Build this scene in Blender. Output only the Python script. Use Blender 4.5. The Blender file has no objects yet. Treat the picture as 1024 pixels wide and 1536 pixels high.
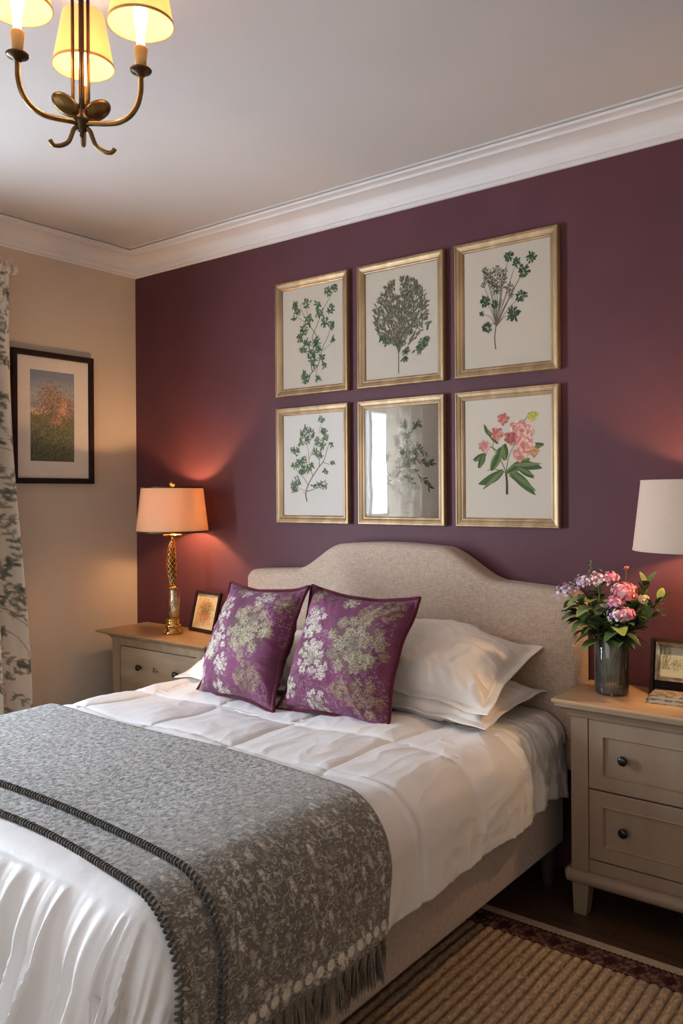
import bpy, bmesh, math, random
import numpy as np
from mathutils import Vector, Matrix, noise

PI = math.pi
rnd = random.Random(7)
scene = bpy.context.scene
COL = scene.collection

# ------------------------------------------------------------------ helpers
def s2l(c):
    return tuple(((x/255)/12.92 if x/255 <= .04045 else ((x/255+.055)/1.055)**2.4) for x in c)

def tag(o, label=None, cat=None, group=None, kind=None):
    if label: o['label'] = label
    if cat: o['category'] = cat
    if group: o['group'] = group
    if kind: o['kind'] = kind
    return o

def empty(name, loc, label=None, cat=None, group=None, rot=(0, 0, 0)):
    o = bpy.data.objects.new(name, None)
    o.empty_display_size = .05
    o.location = loc; o.rotation_euler = rot
    COL.objects.link(o)
    return tag(o, label, cat, group)

class MB:
    """collects geometry in world space; build() links it as one mesh object"""
    def __init__(s):
        s.v = []; s.f = []; s.c = []; s.m = []; s.uv = None
    def add(s, vs, fs, col=None, mi=0, vcols=None):
        n = len(s.v)
        s.v += [tuple(p) for p in vs]
        s.f += [tuple(i+n for i in f) for f in fs]
        s.m += [mi]*len(fs)
        s.c += (list(vcols) if vcols is not None else [col or (1, 1, 1)]*len(vs))
        return s
    def box(s, a, b, col=None, mi=0, M=None):
        x0, y0, z0 = a; x1, y1, z1 = b
        vs = [Vector(p) for p in ((x0,y0,z0),(x1,y0,z0),(x1,y1,z0),(x0,y1,z0),(x0,y0,z1),(x1,y0,z1),(x1,y1,z1),(x0,y1,z1))]
        if M: vs = [M @ p for p in vs]
        return s.add(vs, [(0,3,2,1),(4,5,6,7),(0,1,5,4),(1,2,6,5),(2,3,7,6),(3,0,4,7)], col, mi)
    def tube(s, pts, rad, n=12, col=None, mi=0, caps=True, closed=False):
        pts = [Vector(p) for p in pts]
        N = len(pts)
        if not hasattr(rad, '__len__'): rad = [rad]*N
        vs = []; up = None
        for i, p in enumerate(pts):
            if closed: t = pts[(i+1) % N]-pts[i-1]
            else: t = pts[min(i+1, N-1)]-pts[max(i-1, 0)]
            if t.length < 1e-9: t = Vector((0, 0, 1))
            t.normalize()
            if up is None:
                up = Vector((0, 0, 1)) if abs(t.z) < .9 else Vector((1, 0, 0))
            a = up-t*up.dot(t)
            if a.length < 1e-6: a = t.orthogonal()
            a.normalize(); up = a
            b = t.cross(a)
            for k in range(n):
                w = 2*PI*k/n
                vs.append(p+(a*math.cos(w)+b*math.sin(w))*rad[i])
        fs = []
        for i in range(N if closed else N-1):
            j = (i+1) % N
            for k in range(n):
                l = (k+1) % n
                fs.append((i*n+k, i*n+l, j*n+l, j*n+k))
        if caps and not closed:
            fs.append(tuple(range(n-1, -1, -1))); fs.append(tuple((N-1)*n+k for k in range(n)))
        return s.add(vs, fs, col, mi)
    def lathe(s, prof, c, n=32, col=None, mi=0, off=None, closed=False):
        """prof: list (r, z) ; c=(x,y,z0); off(z)->dx,dy"""
        vs = []; fs = []
        for r, z in prof:
            dx, dy = off(z) if off else (0, 0)
            for k in range(n):
                w = 2*PI*k/n
                vs.append((c[0]+dx+r*math.cos(w), c[1]+dy+r*math.sin(w), c[2]+z))
        N = len(prof)
        for i in range(N if closed else N-1):
            j = (i+1) % N
            for k in range(n):
                l = (k+1) % n
                fs.append((i*n+k, i*n+l, j*n+l, j*n+k))
        if not closed:
            if prof[0][0] > 1e-5: fs.append(tuple(range(n-1, -1, -1)))
            if prof[-1][0] > 1e-5: fs.append(tuple((N-1)*n+k for k in range(n)))
        return s.add(vs, fs, col, mi)
    def grid(s, pos, nu, nv, colfn=None, mi=0, flip=False):
        vs = []; cs = []
        for j in range(nv+1):
            for i in range(nu+1):
                vs.append(pos(i/nu, j/nv))
                if colfn: cs.append(colfn(i/nu, j/nv))
        fs = []
        for j in range(nv):
            for i in range(nu):
                a = j*(nu+1)+i
                q = (a, a+1, a+nu+2, a+nu+1)
                fs.append(q[::-1] if flip else q)
        return s.add(vs, fs, None, mi, cs if colfn else None)
    def build(s, name, mats, parent=None, smooth=True, angle=None, uvs=None, merge=False):
        me = bpy.data.meshes.new(name)
        vs = s.v
        if parent is not None:
            Mi = world_mat(parent).inverted()
            vs = [tuple(Mi @ Vector(p)) for p in vs]
        me.from_pydata(vs, [], s.f)
        if not isinstance(mats, (list, tuple)): mats = [mats]
        for m in mats: me.materials.append(m)
        me.polygons.foreach_set('material_index', s.m)
        ca = me.color_attributes.new('Col', 'FLOAT_COLOR', 'POINT')
        arr = np.ones((len(vs), 4), dtype=np.float32); arr[:, :3] = np.array(s.c, dtype=np.float32)
        ca.data.foreach_set('color', arr.ravel())
        if uvs is not None:
            at = me.attributes.new('PUV', 'FLOAT_VECTOR', 'POINT')
            at.data.foreach_set('vector', np.array([(u, v, 0) for u, v in uvs], dtype=np.float32).ravel())
        if merge or not smooth:
            bm = bmesh.new(); bm.from_mesh(me)
            if merge: bmesh.ops.remove_doubles(bm, verts=bm.verts, dist=1e-5)
            bmesh.ops.recalc_face_normals(bm, faces=bm.faces)
            bm.to_mesh(me); bm.free()
        if smooth:
            me.polygons.foreach_set('use_smooth', [True]*len(me.polygons))
            if angle: me.set_sharp_from_angle(angle=math.radians(angle))
        me.update()
        o = bpy.data.objects.new(name, me)
        COL.objects.link(o)
        if parent is not None: o.parent = parent
        return o

def world_mat(o):
    M = Matrix.LocRotScale(o.location, o.rotation_euler, o.scale)
    return world_mat(o.parent) @ M if o.parent else M

def bevel(o, w, seg=3, ang=35):
    m = o.modifiers.new('bevel', 'BEVEL'); m.width = w; m.segments = seg
    m.limit_method = 'ANGLE'; m.angle_limit = math.radians(ang); m.harden_normals = False
    for p in o.data.polygons: p.use_smooth = True
    n = o.modifiers.new('wn', 'WEIGHTED_NORMAL'); n.keep_sharp = True
    return o

def solid(o, t, off=-1):
    m = o.modifiers.new('thick', 'SOLIDIFY'); m.thickness = t; m.offset = off
    return o

# ------------------------------------------------------------------ materials
def nodes(name):
    m = bpy.data.materials.new(name); m.use_nodes = True
    nt = m.node_tree; b = nt.nodes['Principled BSDF']
    return m, nt, b

def mat(name, c, rough=.6, metal=0, c2=None, vscale=8, bump=None, sheen=0, detail=6, contrast=(.35, .65),
        stretch=None, coords='Object', spec=.5, trans=0, emit=None, wave=None, coat=0):
    m, nt, b = nodes(name)
    L = nt.links.new
    b.inputs['Base Color'].default_value = (*s2l(c), 1)
    b.inputs['Roughness'].default_value = rough
    b.inputs['Metallic'].default_value = metal
    b.inputs['Specular IOR Level'].default_value = spec
    b.inputs['Transmission Weight'].default_value = trans
    b.inputs['Coat Weight'].default_value = coat
    if sheen:
        b.inputs['Sheen Weight'].default_value = sheen
        b.inputs['Sheen Roughness'].default_value = .5
    if emit:
        b.inputs['Emission Color'].default_value = (*s2l(emit[0]), 1)
        b.inputs['Emission Strength'].default_value = emit[1]
    tc = nt.nodes.new('ShaderNodeTexCoord'); mp = nt.nodes.new('ShaderNodeMapping')
    L(tc.outputs[coords], mp.inputs['Vector'])
    if stretch: mp.inputs['Scale'].default_value = stretch
    if c2:
        n = nt.nodes.new('ShaderNodeTexNoise'); n.inputs['Scale'].default_value = vscale; n.inputs['Detail'].default_value = detail
        L(mp.outputs[0], n.inputs['Vector'])
        r = nt.nodes.new('ShaderNodeValToRGB')
        r.color_ramp.elements[0].position = contrast[0]; r.color_ramp.elements[1].position = contrast[1]
        r.color_ramp.elements[0].color = (*s2l(c), 1); r.color_ramp.elements[1].color = (*s2l(c2), 1)
        L(n.outputs['Fac'], r.inputs[0]); L(r.outputs[0], b.inputs['Base Color'])
    if bump:
        n2 = nt.nodes.new('ShaderNodeTexNoise'); n2.inputs['Scale'].default_value = bump[0]; n2.inputs['Detail'].default_value = 4
        L(mp.outputs[0], n2.inputs['Vector'])
        bp = nt.nodes.new('ShaderNodeBump'); bp.inputs['Strength'].default_value = bump[1]; bp.inputs['Distance'].default_value = bump[2] if len(bump) > 2 else .002
        L(n2.outputs['Fac'], bp.inputs['Height']); L(bp.outputs[0], b.inputs['Normal'])
    return m

def colmat(name, rough=.8, noise_amt=0, nscale=200, bump=None, spec=.3, sheen=0, trans=0):
    """base colour from the 'Col' vertex attribute, with optional fine noise"""
    m, nt, b = nodes(name); L = nt.links.new
    a = nt.nodes.new('ShaderNodeAttribute'); a.attribute_name = 'Col'
    b.inputs['Roughness'].default_value = rough; b.inputs['Specular IOR Level'].default_value = spec
    if sheen: b.inputs['Sheen Weight'].default_value = sheen
    out = a.outputs['Color']
    tc = nt.nodes.new('ShaderNodeTexCoord')
    if noise_amt:
        n = nt.nodes.new('ShaderNodeTexNoise'); n.inputs['Scale'].default_value = nscale; n.inputs['Detail'].default_value = 3
        L(tc.outputs['Object'], n.inputs['Vector'])
        r = nt.nodes.new('ShaderNodeMapRange'); r.inputs['From Min'].default_value = .3; r.inputs['From Max'].default_value = .7
        r.inputs['To Min'].default_value = 1-noise_amt; r.inputs['To Max'].default_value = 1+noise_amt
        L(n.outputs['Fac'], r.inputs['Value'])
        mx = nt.nodes.new('ShaderNodeVectorMath'); mx.operation = 'SCALE'
        L(out, mx.inputs[0]); L(r.outputs[0], mx.inputs['Scale']); out = mx.outputs[0]
    L(out, b.inputs['Base Color'])
    if bump:
        n2 = nt.nodes.new('ShaderNodeTexNoise'); n2.inputs['Scale'].default_value = bump[0]
        L(tc.outputs['Object'], n2.inputs['Vector'])
        bp = nt.nodes.new('ShaderNodeBump'); bp.inputs['Strength'].default_value = bump[1]; bp.inputs['Distance'].default_value = .002
        L(n2.outputs['Fac'], bp.inputs['Height']); L(bp.outputs[0], b.inputs['Normal'])
    return m

def weave(name, c, c2, scale=900, rough=.9, strength=.35, mott=None, sheen=.2):
    """woven cloth: two crossed stretched noises"""
    m, nt, b = nodes(name); L = nt.links.new
    tc = nt.nodes.new('ShaderNodeTexCoord')
    outs = []
    for st in ((1, 1, .12), (.12, .12, 1)):
        mp = nt.nodes.new('ShaderNodeMapping'); mp.inputs['Scale'].default_value = st
        L(tc.outputs['Object'], mp.inputs['Vector'])
        n = nt.nodes.new('ShaderNodeTexNoise'); n.inputs['Scale'].default_value = scale; n.inputs['Detail'].default_value = 2
        L(mp.outputs[0], n.inputs['Vector']); outs.append(n.outputs['Fac'])
    ad = nt.nodes.new('ShaderNodeMath'); ad.operation = 'ADD'; L(outs[0], ad.inputs[0]); L(outs[1], ad.inputs[1])
    r = nt.nodes.new('ShaderNodeMapRange'); r.inputs['From Min'].default_value = .7; r.inputs['From Max'].default_value = 1.3
    L(ad.outputs[0], r.inputs['Value'])
    mx = nt.nodes.new('ShaderNodeMix'); mx.data_type = 'RGBA'
    mx.inputs['A'].default_value = (*s2l(c), 1); mx.inputs['B'].default_value = (*s2l(c2), 1)
    L(r.outputs[0], mx.inputs['Factor']); L(mx.outputs['Result'], b.inputs['Base Color'])
    b.inputs['Roughness'].default_value = rough; b.inputs['Sheen Weight'].default_value = sheen
    b.inputs['Specular IOR Level'].default_value = .2
    bp = nt.nodes.new('ShaderNodeBump'); bp.inputs['Strength'].default_value = strength; bp.inputs['Distance'].default_value = .001
    L(r.outputs[0], bp.inputs['Height']); L(bp.outputs[0], b.inputs['Normal'])
    return m

M = {}
M['plum'] = mat('plum_wall_paint', (82, 42, 48), .6, c2=(89, 47, 54), vscale=3, bump=(260, .25, .001), spec=.35)
M['beige_wall'] = mat('beige_wall_paint', (196, 178, 156), .8, c2=(202, 184, 162), vscale=2, bump=(300, .1, .001), spec=.2)
M['ceiling'] = mat('ceiling_paint', (192, 185, 180), .9, c2=(197, 189, 184), vscale=1.5, spec=.1)
M['trim'] = mat('white_trim_paint', (208, 201, 198), .6, c2=(213, 206, 202), vscale=4, spec=.3)
M['headboard'] = weave('oatmeal_linen', (164, 142, 124), (202, 178, 158), 420)
M['base'] = weave('oatmeal_base_linen', (160, 144, 134), (196, 180, 168), 380)
M['duvet'] = mat('white_cotton', (238, 235, 234), .5, bump=(11, .35, .014), sheen=.25, spec=.35)
M['sheet'] = mat('white_sateen', (236, 230, 224), .42, bump=(9, .55, .022), sheen=.2, spec=.45)
M['pillow'] = mat('white_sateen_pillow', (238, 230, 222), .36, bump=(7, .5, .022), sheen=.2, spec=.5)
M['dark_leg'] = mat('dark_leg_wood', (84, 70, 58), .5, c2=(66, 54, 44), vscale=30)
M['painted'] = mat('taupe_painted_wood', (152, 130, 108), .5, c2=(144, 121, 99), vscale=14, stretch=(1, 1, .15), bump=(90, .08, .001))
M['painted_top'] = mat('waxed_wood_top', (196, 160, 122), .34, c2=(180, 144, 106), vscale=16, stretch=(.12, 1, 1), spec=.5)
M['oak'] = mat('limed_oak', (160, 136, 108), .5, c2=(136, 112, 86), vscale=18, stretch=(1, 1, .1), bump=(120, .12, .001))
M['oak_top'] = mat('limed_oak_top', (170, 138, 102), .35, c2=(146, 114, 80), vscale=18, stretch=(.1, 1, 1))
M['oak_h'] = mat('limed_oak_front', (166, 142, 114), .5, c2=(138, 114, 88), vscale=14, stretch=(.15, 1, 1), bump=(120, .12, .001))
M['black'] = mat('black_knob', (16, 14, 14), .25, c2=(26, 22, 20), vscale=20, spec=.6)
M['black_frame'] = mat('dark_frame_wood', (34, 20, 20), .75, spec=.2, c2=(44, 28, 26), vscale=30)
M['gold_frame'] = mat('champagne_gilt_wood', (176, 146, 108), .42, metal=.5, c2=(148, 118, 84), vscale=22, stretch=(1, 1, .2), bump=(180, .15, .001))
M['brass'] = mat('antique_brass', (150, 118, 72), .3, metal=.95, c2=(112, 86, 54), vscale=20)
M['brass_dark'] = mat('dark_brass', (96, 74, 52), .38, metal=.85, c2=(70, 52, 40), vscale=25)
M['gold'] = mat('bright_gold', (214, 170, 96), .2, metal=1, c2=(180, 134, 70), vscale=30)
M['silver'] = mat('pale_silver_leaf', (206, 192, 174), .25, metal=.9, c2=(150, 130, 108), vscale=40)
M['candle'] = mat('candle_sleeve', (222, 184, 120), .5, c2=(190, 150, 90), vscale=15)
M['bulb'] = mat('lit_bulb', (255, 230, 180), .4, emit=((255, 214, 150), 25))
M['paint'] = colmat('printed_paper', .85)
M['oil'] = colmat('landscape_print', .7, .12, 120)
M['mat_board'] = mat('cream_mat_board', (214, 202, 186), .85, c2=(220, 208, 192), vscale=10)
M['cushion'] = colmat('floral_cushion_fabric', .8, .14, 700, bump=(500, .3), sheen=.08)
M['maroon'] = mat('maroon_velvet', (78, 24, 38), .85, c2=(92, 30, 44), vscale=60, sheen=.1, spec=.15)
M['curtain'] = colmat('floral_curtain_linen', .85, .06, 500, bump=(600, .2))
m_ = colmat('backlit_curtain_linen', .85, .06, 500); nt_ = m_.node_tree
tr_ = nt_.nodes.new('ShaderNodeBsdfTranslucent'); mx_ = nt_.nodes.new('ShaderNodeMixShader'); mx_.inputs[0].default_value = .45
nt_.links.new([n for n in nt_.nodes if n.bl_idname == 'ShaderNodeAttribute'][0].outputs['Color'], tr_.inputs['Color'])
nt_.links.new(nt_.nodes['Principled BSDF'].outputs[0], mx_.inputs[1]); nt_.links.new(tr_.outputs[0], mx_.inputs[2])
nt_.links.new(mx_.outputs[0], nt_.nodes['Material Output'].inputs['Surface']); M['curtain_back'] = m_
M['floor'] = None
M['leaf'] = colmat('leaf_green', .5, .15, 60, spec=.4)
M['petal'] = colmat('petals', .75, .08, 90)
M['stem'] = mat('plant_stem', (70, 92, 48), .6, c2=(92, 108, 60), vscale=40)
M['book1'] = mat('mottled_brown_cloth', (96, 78, 62), .5, c2=(176, 158, 134), vscale=70, contrast=(.42, .6), bump=(100, .3))
M['pages'] = mat('page_edges', (206, 190, 162), .8, c2=(180, 160, 130), vscale=80, stretch=(.05, .05, 8))

# translucent glass-free pane for the glazed print
def glass(name, tint=(1, 1, 1), rough=0.0, ior=1.45, trans=1):
    m, nt, b = nodes(name)
    b.inputs['Base Color'].default_value = (*tint, 1); b.inputs['Roughness'].default_value = rough
    b.inputs['IOR'].default_value = ior; b.inputs['Transmission Weight'].default_value = trans
    tc = nt.nodes.new('ShaderNodeTexCoord'); n = nt.nodes.new('ShaderNodeTexNoise'); n.inputs['Scale'].default_value = 3
    nt.links.new(tc.outputs['Object'], n.inputs['Vector'])
    bp = nt.nodes.new('ShaderNodeBump'); bp.inputs['Strength'].default_value = .02; bp.inputs['Distance'].default_value = .002
    nt.links.new(n.outputs['Fac'], bp.inputs['Height']); nt.links.new(bp.outputs[0], b.inputs['Normal'])
    return m

def thin_glass(name, tint, ior, k, ro=.02):
    m = bpy.data.materials.new(name); m.use_nodes = True; nt = m.node_tree; nt.nodes.clear(); L = nt.links.new
    out = nt.nodes.new('ShaderNodeOutputMaterial'); mx = nt.nodes.new('ShaderNodeMixShader')
    t = nt.nodes.new('ShaderNodeBsdfTransparent'); t.inputs['Color'].default_value = (*tint, 1)
    g = nt.nodes.new('ShaderNodeBsdfGlossy'); g.inputs['Roughness'].default_value = ro
    f = nt.nodes.new('ShaderNodeFresnel'); f.inputs['IOR'].default_value = ior
    ml = nt.nodes.new('ShaderNodeMath'); ml.operation = 'MULTIPLY'; ml.inputs[1].default_value = k; ml.use_clamp = True
    tc = nt.nodes.new('ShaderNodeTexCoord'); n = nt.nodes.new('ShaderNodeTexNoise'); n.inputs['Scale'].default_value = 9
    bp = nt.nodes.new('ShaderNodeBump'); bp.inputs['Strength'].default_value = .12; bp.inputs['Distance'].default_value = .004
    L(tc.outputs['Object'], n.inputs['Vector']); L(n.outputs['Fac'], bp.inputs['Height']); L(bp.outputs[0], g.inputs['Normal'])
    L(f.outputs[0], ml.inputs[0]); L(ml.outputs[0], mx.inputs[0]); L(g.outputs[0], mx.inputs[2]); L(mx.outputs[0], out.inputs['Surface'])
    df = nt.nodes.new('ShaderNodeBsdfDiffuse'); df.inputs['Color'].default_value = (.78, .72, .58, 1)     # pale diffuse mixed in to brighten the dark glass, painted haze
    hz = nt.nodes.new('ShaderNodeMixShader'); hz.inputs[0].default_value = .06; L(t.outputs[0], hz.inputs[1]); L(df.outputs[0], hz.inputs[2]); L(hz.outputs[0], mx.inputs[1])
    return m
M['glass'] = thin_glass('vase_glass', (.975, .98, .965), 1.5, 1.7)
M['water'] = thin_glass('vase_water', (.97, .975, .95), 1.15, 1.0)

def pane_mat():
    """thin picture glass: mostly clear, glossy reflection by Fresnel"""
    m = bpy.data.materials.new('picture_glass'); m.use_nodes = True; nt = m.node_tree; nt.nodes.clear()
    out = nt.nodes.new('ShaderNodeOutputMaterial'); mx = nt.nodes.new('ShaderNodeMixShader')
    t = nt.nodes.new('ShaderNodeBsdfTransparent'); g = nt.nodes.new('ShaderNodeBsdfGlossy'); g.inputs['Roughness'].default_value = .004
    f = nt.nodes.new('ShaderNodeFresnel'); f.inputs['IOR'].default_value = 1.6
    ml = nt.nodes.new('ShaderNodeMath'); ml.operation = 'MULTIPLY'; ml.inputs[1].default_value = 1.2
    tc = nt.nodes.new('ShaderNodeTexCoord'); n = nt.nodes.new('ShaderNodeTexNoise'); n.inputs['Scale'].default_value = 2.5
    bp = nt.nodes.new('ShaderNodeBump'); bp.inputs['Strength'].default_value = .25; bp.inputs['Distance'].default_value = .003
    L = nt.links.new
    L(tc.outputs['Object'], n.inputs['Vector']); L(n.outputs['Fac'], bp.inputs['Height']); L(bp.outputs[0], g.inputs['Normal'])
    L(f.outputs[0], ml.inputs[0]); L(ml.outputs[0], mx.inputs[0]); L(t.outputs[0], mx.inputs[1]); L(g.outputs[0], mx.inputs[2]); L(mx.outputs[0], out.inputs['Surface'])
    return m
M['pane'] = pane_mat()

def shade_mat(name, c, tr=.5, glow=0.0, glowc=(255, 190, 120)):
    m = bpy.data.materials.new(name); m.use_nodes = True; nt = m.node_tree; nt.nodes.clear(); L = nt.links.new
    out = nt.nodes.new('ShaderNodeOutputMaterial'); mx = nt.nodes.new('ShaderNodeMixShader'); mx.inputs[0].default_value = tr
    d = nt.nodes.new('ShaderNodeBsdfDiffuse'); t = nt.nodes.new('ShaderNodeBsdfTranslucent')
    tc = nt.nodes.new('ShaderNodeTexCoord'); n = nt.nodes.new('ShaderNodeTexNoise'); n.inputs['Scale'].default_value = 160
    L(tc.outputs['Object'], n.inputs['Vector'])
    r = nt.nodes.new('ShaderNodeMix'); r.data_type = 'RGBA'
    a = s2l(c); r.inputs['A'].default_value = (*[x*.88 for x in a], 1); r.inputs['B'].default_value = (*a, 1)
    L(n.outputs['Fac'], r.inputs['Factor']); L(r.outputs['Result'], d.inputs['Color']); L(r.outputs['Result'], t.inputs['Color'])
    L(d.outputs[0], mx.inputs[1]); L(t.outputs[0], mx.inputs[2])
    if glow:
        e = nt.nodes.new('ShaderNodeEmission'); e.inputs['Color'].default_value = (*s2l(glowc), 1); e.inputs['Strength'].default_value = glow
        ad = nt.nodes.new('ShaderNodeAddShader'); L(mx.outputs[0], ad.inputs[0]); L(e.outputs[0], ad.inputs[1]); L(ad.outputs[0], out.inputs['Surface'])
    else: L(mx.outputs[0], out.inputs['Surface'])
    return m
M['shade_tan'] = shade_mat('tan_linen_shade', (222, 188, 156), .22)
M['shade_white'] = shade_mat('ivory_linen_shade', (216, 194, 174), .14)
M['shade_chand'] = shade_mat('cream_candle_shade', (255, 214, 164), .45, .5, (255, 200, 132))

def floor_mat():
    m, nt, b = nodes('dark_oak_floorboards'); L = nt.links.new
    tc = nt.nodes.new('ShaderNodeTexCoord'); br = nt.nodes.new('ShaderNodeTexBrick')
    br.inputs['Scale'].default_value = 1; br.inputs['Brick Width'].default_value = 1.4; br.inputs['Row Height'].default_value = .13
    br.inputs['Mortar Size'].default_value = .002; br.inputs['Color1'].default_value = (*s2l((96, 70, 52)), 1)
    br.inputs['Color2'].default_value = (*s2l((80, 57, 42)), 1); br.inputs['Mortar'].default_value = (*s2l((24, 16, 12)), 1)
    L(tc.outputs['Object'], br.inputs['Vector'])
    mp = nt.nodes.new('ShaderNodeMapping'); mp.inputs['Scale'].default_value = (2, 30, 1); L(tc.outputs['Object'], mp.inputs['Vector'])
    n = nt.nodes.new('ShaderNodeTexNoise'); n.inputs['Scale'].default_value = 2; n.inputs['Detail'].default_value = 8; L(mp.outputs[0], n.inputs['Vector'])
    mx = nt.nodes.new('ShaderNodeMix'); mx.data_type = 'RGBA'; mx.blend_type = 'MULTIPLY'; mx.inputs['Factor'].default_value = .6
    L(br.outputs['Color'], mx.inputs['A'])
    rr = nt.nodes.new('ShaderNodeMapRange'); rr.inputs['To Min'].default_value = .5; rr.inputs['To Max'].default_value = 1.4; L(n.outputs['Fac'], rr.inputs['Value'])
    L(rr.outputs[0], mx.inputs['B']); L(mx.outputs['Result'], b.inputs['Base Color'])
    b.inputs['Roughness'].default_value = .42
    return m
M['floor'] = floor_mat()

TU0, TU1 = .72, 2.755                         # cloth extent of the throw across the bed
def throw_mat():
    m, nt, b = nodes('grey_wool_throw_cloth'); L = nt.links.new
    at = nt.nodes.new('ShaderNodeAttribute'); at.attribute_name = 'PUV'
    def nz(scale, detail=3, st=(1, 1, 1), dist=0, rough=.6, rot=0):
        mp = nt.nodes.new('ShaderNodeMapping'); mp.inputs['Scale'].default_value = st; mp.inputs['Rotation'].default_value = (0, 0, rot)
        L(at.outputs['Vector'], mp.inputs['Vector'])
        n = nt.nodes.new('ShaderNodeTexNoise'); n.inputs['Scale'].default_value = scale; n.inputs['Detail'].default_value = detail
        n.inputs['Distortion'].default_value = dist; n.inputs['Roughness'].default_value = rough
        L(mp.outputs[0], n.inputs['Vector']); return n.outputs['Fac']
    def ramp(v, a, c, lo=0, hi=1):
        r = nt.nodes.new('ShaderNodeMapRange'); r.inputs['From Min'].default_value = a; r.inputs['From Max'].default_value = c
        r.inputs['To Min'].default_value = lo; r.inputs['To Max'].default_value = hi; L(v, r.inputs['Value']); return r.outputs[0]
    def math_(op, a, c):
        k = nt.nodes.new('ShaderNodeMath'); k.operation = op
        for i, x in enumerate((a, c)):
            if isinstance(x, (int, float)): k.inputs[i].default_value = x
            else: L(x, k.inputs[i])
        return k.outputs[0]
    sep = nt.nodes.new('ShaderNodeSeparateXYZ'); L(at.outputs['Vector'], sep.inputs[0])
    hang = ramp(sep.outputs['X'], 2.15, 2.5)                       # the part over the bed's side shows the motif
    heather = ramp(nz(100, 5, (1, .6, 1), .8, .75), .40, .60)          # fine heathering
    # leafy flecks: voronoi cells, pale tufts in rows
    mp = nt.nodes.new('ShaderNodeMapping'); mp.inputs['Scale'].default_value = (26, 44, 1); L(at.outputs['Vector'], mp.inputs['Vector'])
    nn = nt.nodes.new('ShaderNodeTexNoise'); nn.inputs['Scale'].default_value = 60; L(at.outputs['Vector'], nn.inputs['Vector'])
    va = nt.nodes.new('ShaderNodeVectorMath'); va.operation = 'MULTIPLY_ADD'; va.inputs[1].default_value = (.7, .7, .7); L(nn.outputs['Color'], va.inputs[0]); L(mp.outputs[0], va.inputs[2])
    vo = nt.nodes.new('ShaderNodeTexVoronoi'); vo.inputs['Scale'].default_value = 1; vo.inputs['Randomness'].default_value = .75; L(va.outputs[0], vo.inputs['Vector'])
    tuft = ramp(vo.outputs['Distance'], .22, .42, 1, 0)
    veins = ramp(nz(210, 2, (1, .35, 1), 1.2, rot=.6), .42, .58)
    tuft = math_('MULTIPLY', tuft, ramp(veins, 0, 1, .35, 1))
    cellv = nt.nodes.new('ShaderNodeSeparateColor'); L(vo.outputs['Color'], cellv.inputs[0])
    tuft = math_('MULTIPLY', tuft, ramp(cellv.outputs[0], .1, .8, .12, .9))
    small = ramp(nz(90, 3, (1, .5, 1), 2.2), .5, .66, 0, .55)
    motif = math_('MAXIMUM', tuft, small)
    # a row of round pale spots just above the fringe
    mpd = nt.nodes.new('ShaderNodeMapping'); mpd.inputs['Scale'].default_value = (29, 29, 1); mpd.inputs['Location'].default_value = (-(TU1-.030)*29, 0, 0); L(at.outputs['Vector'], mpd.inputs['Vector'])
    vd = nt.nodes.new('ShaderNodeSeparateXYZ'); L(mpd.outputs[0], vd.inputs[0])
    fy = math_('SUBTRACT', math_('FRACT', vd.outputs['Y'], 0), .5)
    dd = math_('SQRT', math_('ADD', math_('MULTIPLY', fy, fy), math_('MULTIPLY', vd.outputs['X'], vd.outputs['X'])), 0)
    dots = math_('MULTIPLY', ramp(dd, .30, .42, 1, 0), ramp(veins, 0, 1, .7, 1))
    motif = math_('MAXIMUM', motif, dots)
    # mix: top = heather, side = motif
    fac = nt.nodes.new('ShaderNodeMix'); fac.data_type = 'FLOAT'
    L(hang, fac.inputs[0]); L(heather, fac.inputs[2]); L(motif, fac.inputs[3])
    dk = nt.nodes.new('ShaderNodeMix'); dk.data_type = 'RGBA'; dk.inputs['A'].default_value = (*s2l((104, 102, 100)), 1); dk.inputs['B'].default_value = (*s2l((108, 100, 90)), 1); L(hang, dk.inputs['Factor'])
    lt = nt.nodes.new('ShaderNodeMix'); lt.data_type = 'RGBA'; lt.inputs['A'].default_value = (*s2l((232, 230, 226)), 1); lt.inputs['B'].default_value = (*s2l((236, 228, 214)), 1); L(hang, lt.inputs['Factor'])
    mx = nt.nodes.new('ShaderNodeMix'); mx.data_type = 'RGBA'; L(fac.outputs[0], mx.inputs['Factor']); L(dk.outputs['Result'], mx.inputs['A']); L(lt.outputs['Result'], mx.inputs['B'])
    L(mx.outputs['Result'], b.inputs['Base Color'])
    b.inputs['Roughness'].default_value = .95; b.inputs['Specular IOR Level'].default_value = .1; b.inputs['Sheen Weight'].default_value = .35
    bp = nt.nodes.new('ShaderNodeBump'); bp.inputs['Strength'].default_value = .6; bp.inputs['Distance'].default_value = .003
    L(fac.outputs[0], bp.inputs['Height']); L(bp.outputs[0], b.inputs['Normal'])
    return m
M['throw'] = throw_mat()
M['throw_edge'] = mat('dark_blanket_stitch_wool', (62, 56, 50), .95, c2=(86, 78, 70), vscale=200, sheen=.3)
M['tassel'] = mat('grey_wool_yarn', (124, 112, 98), .95, c2=(94, 84, 72), vscale=150, sheen=.3)

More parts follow.
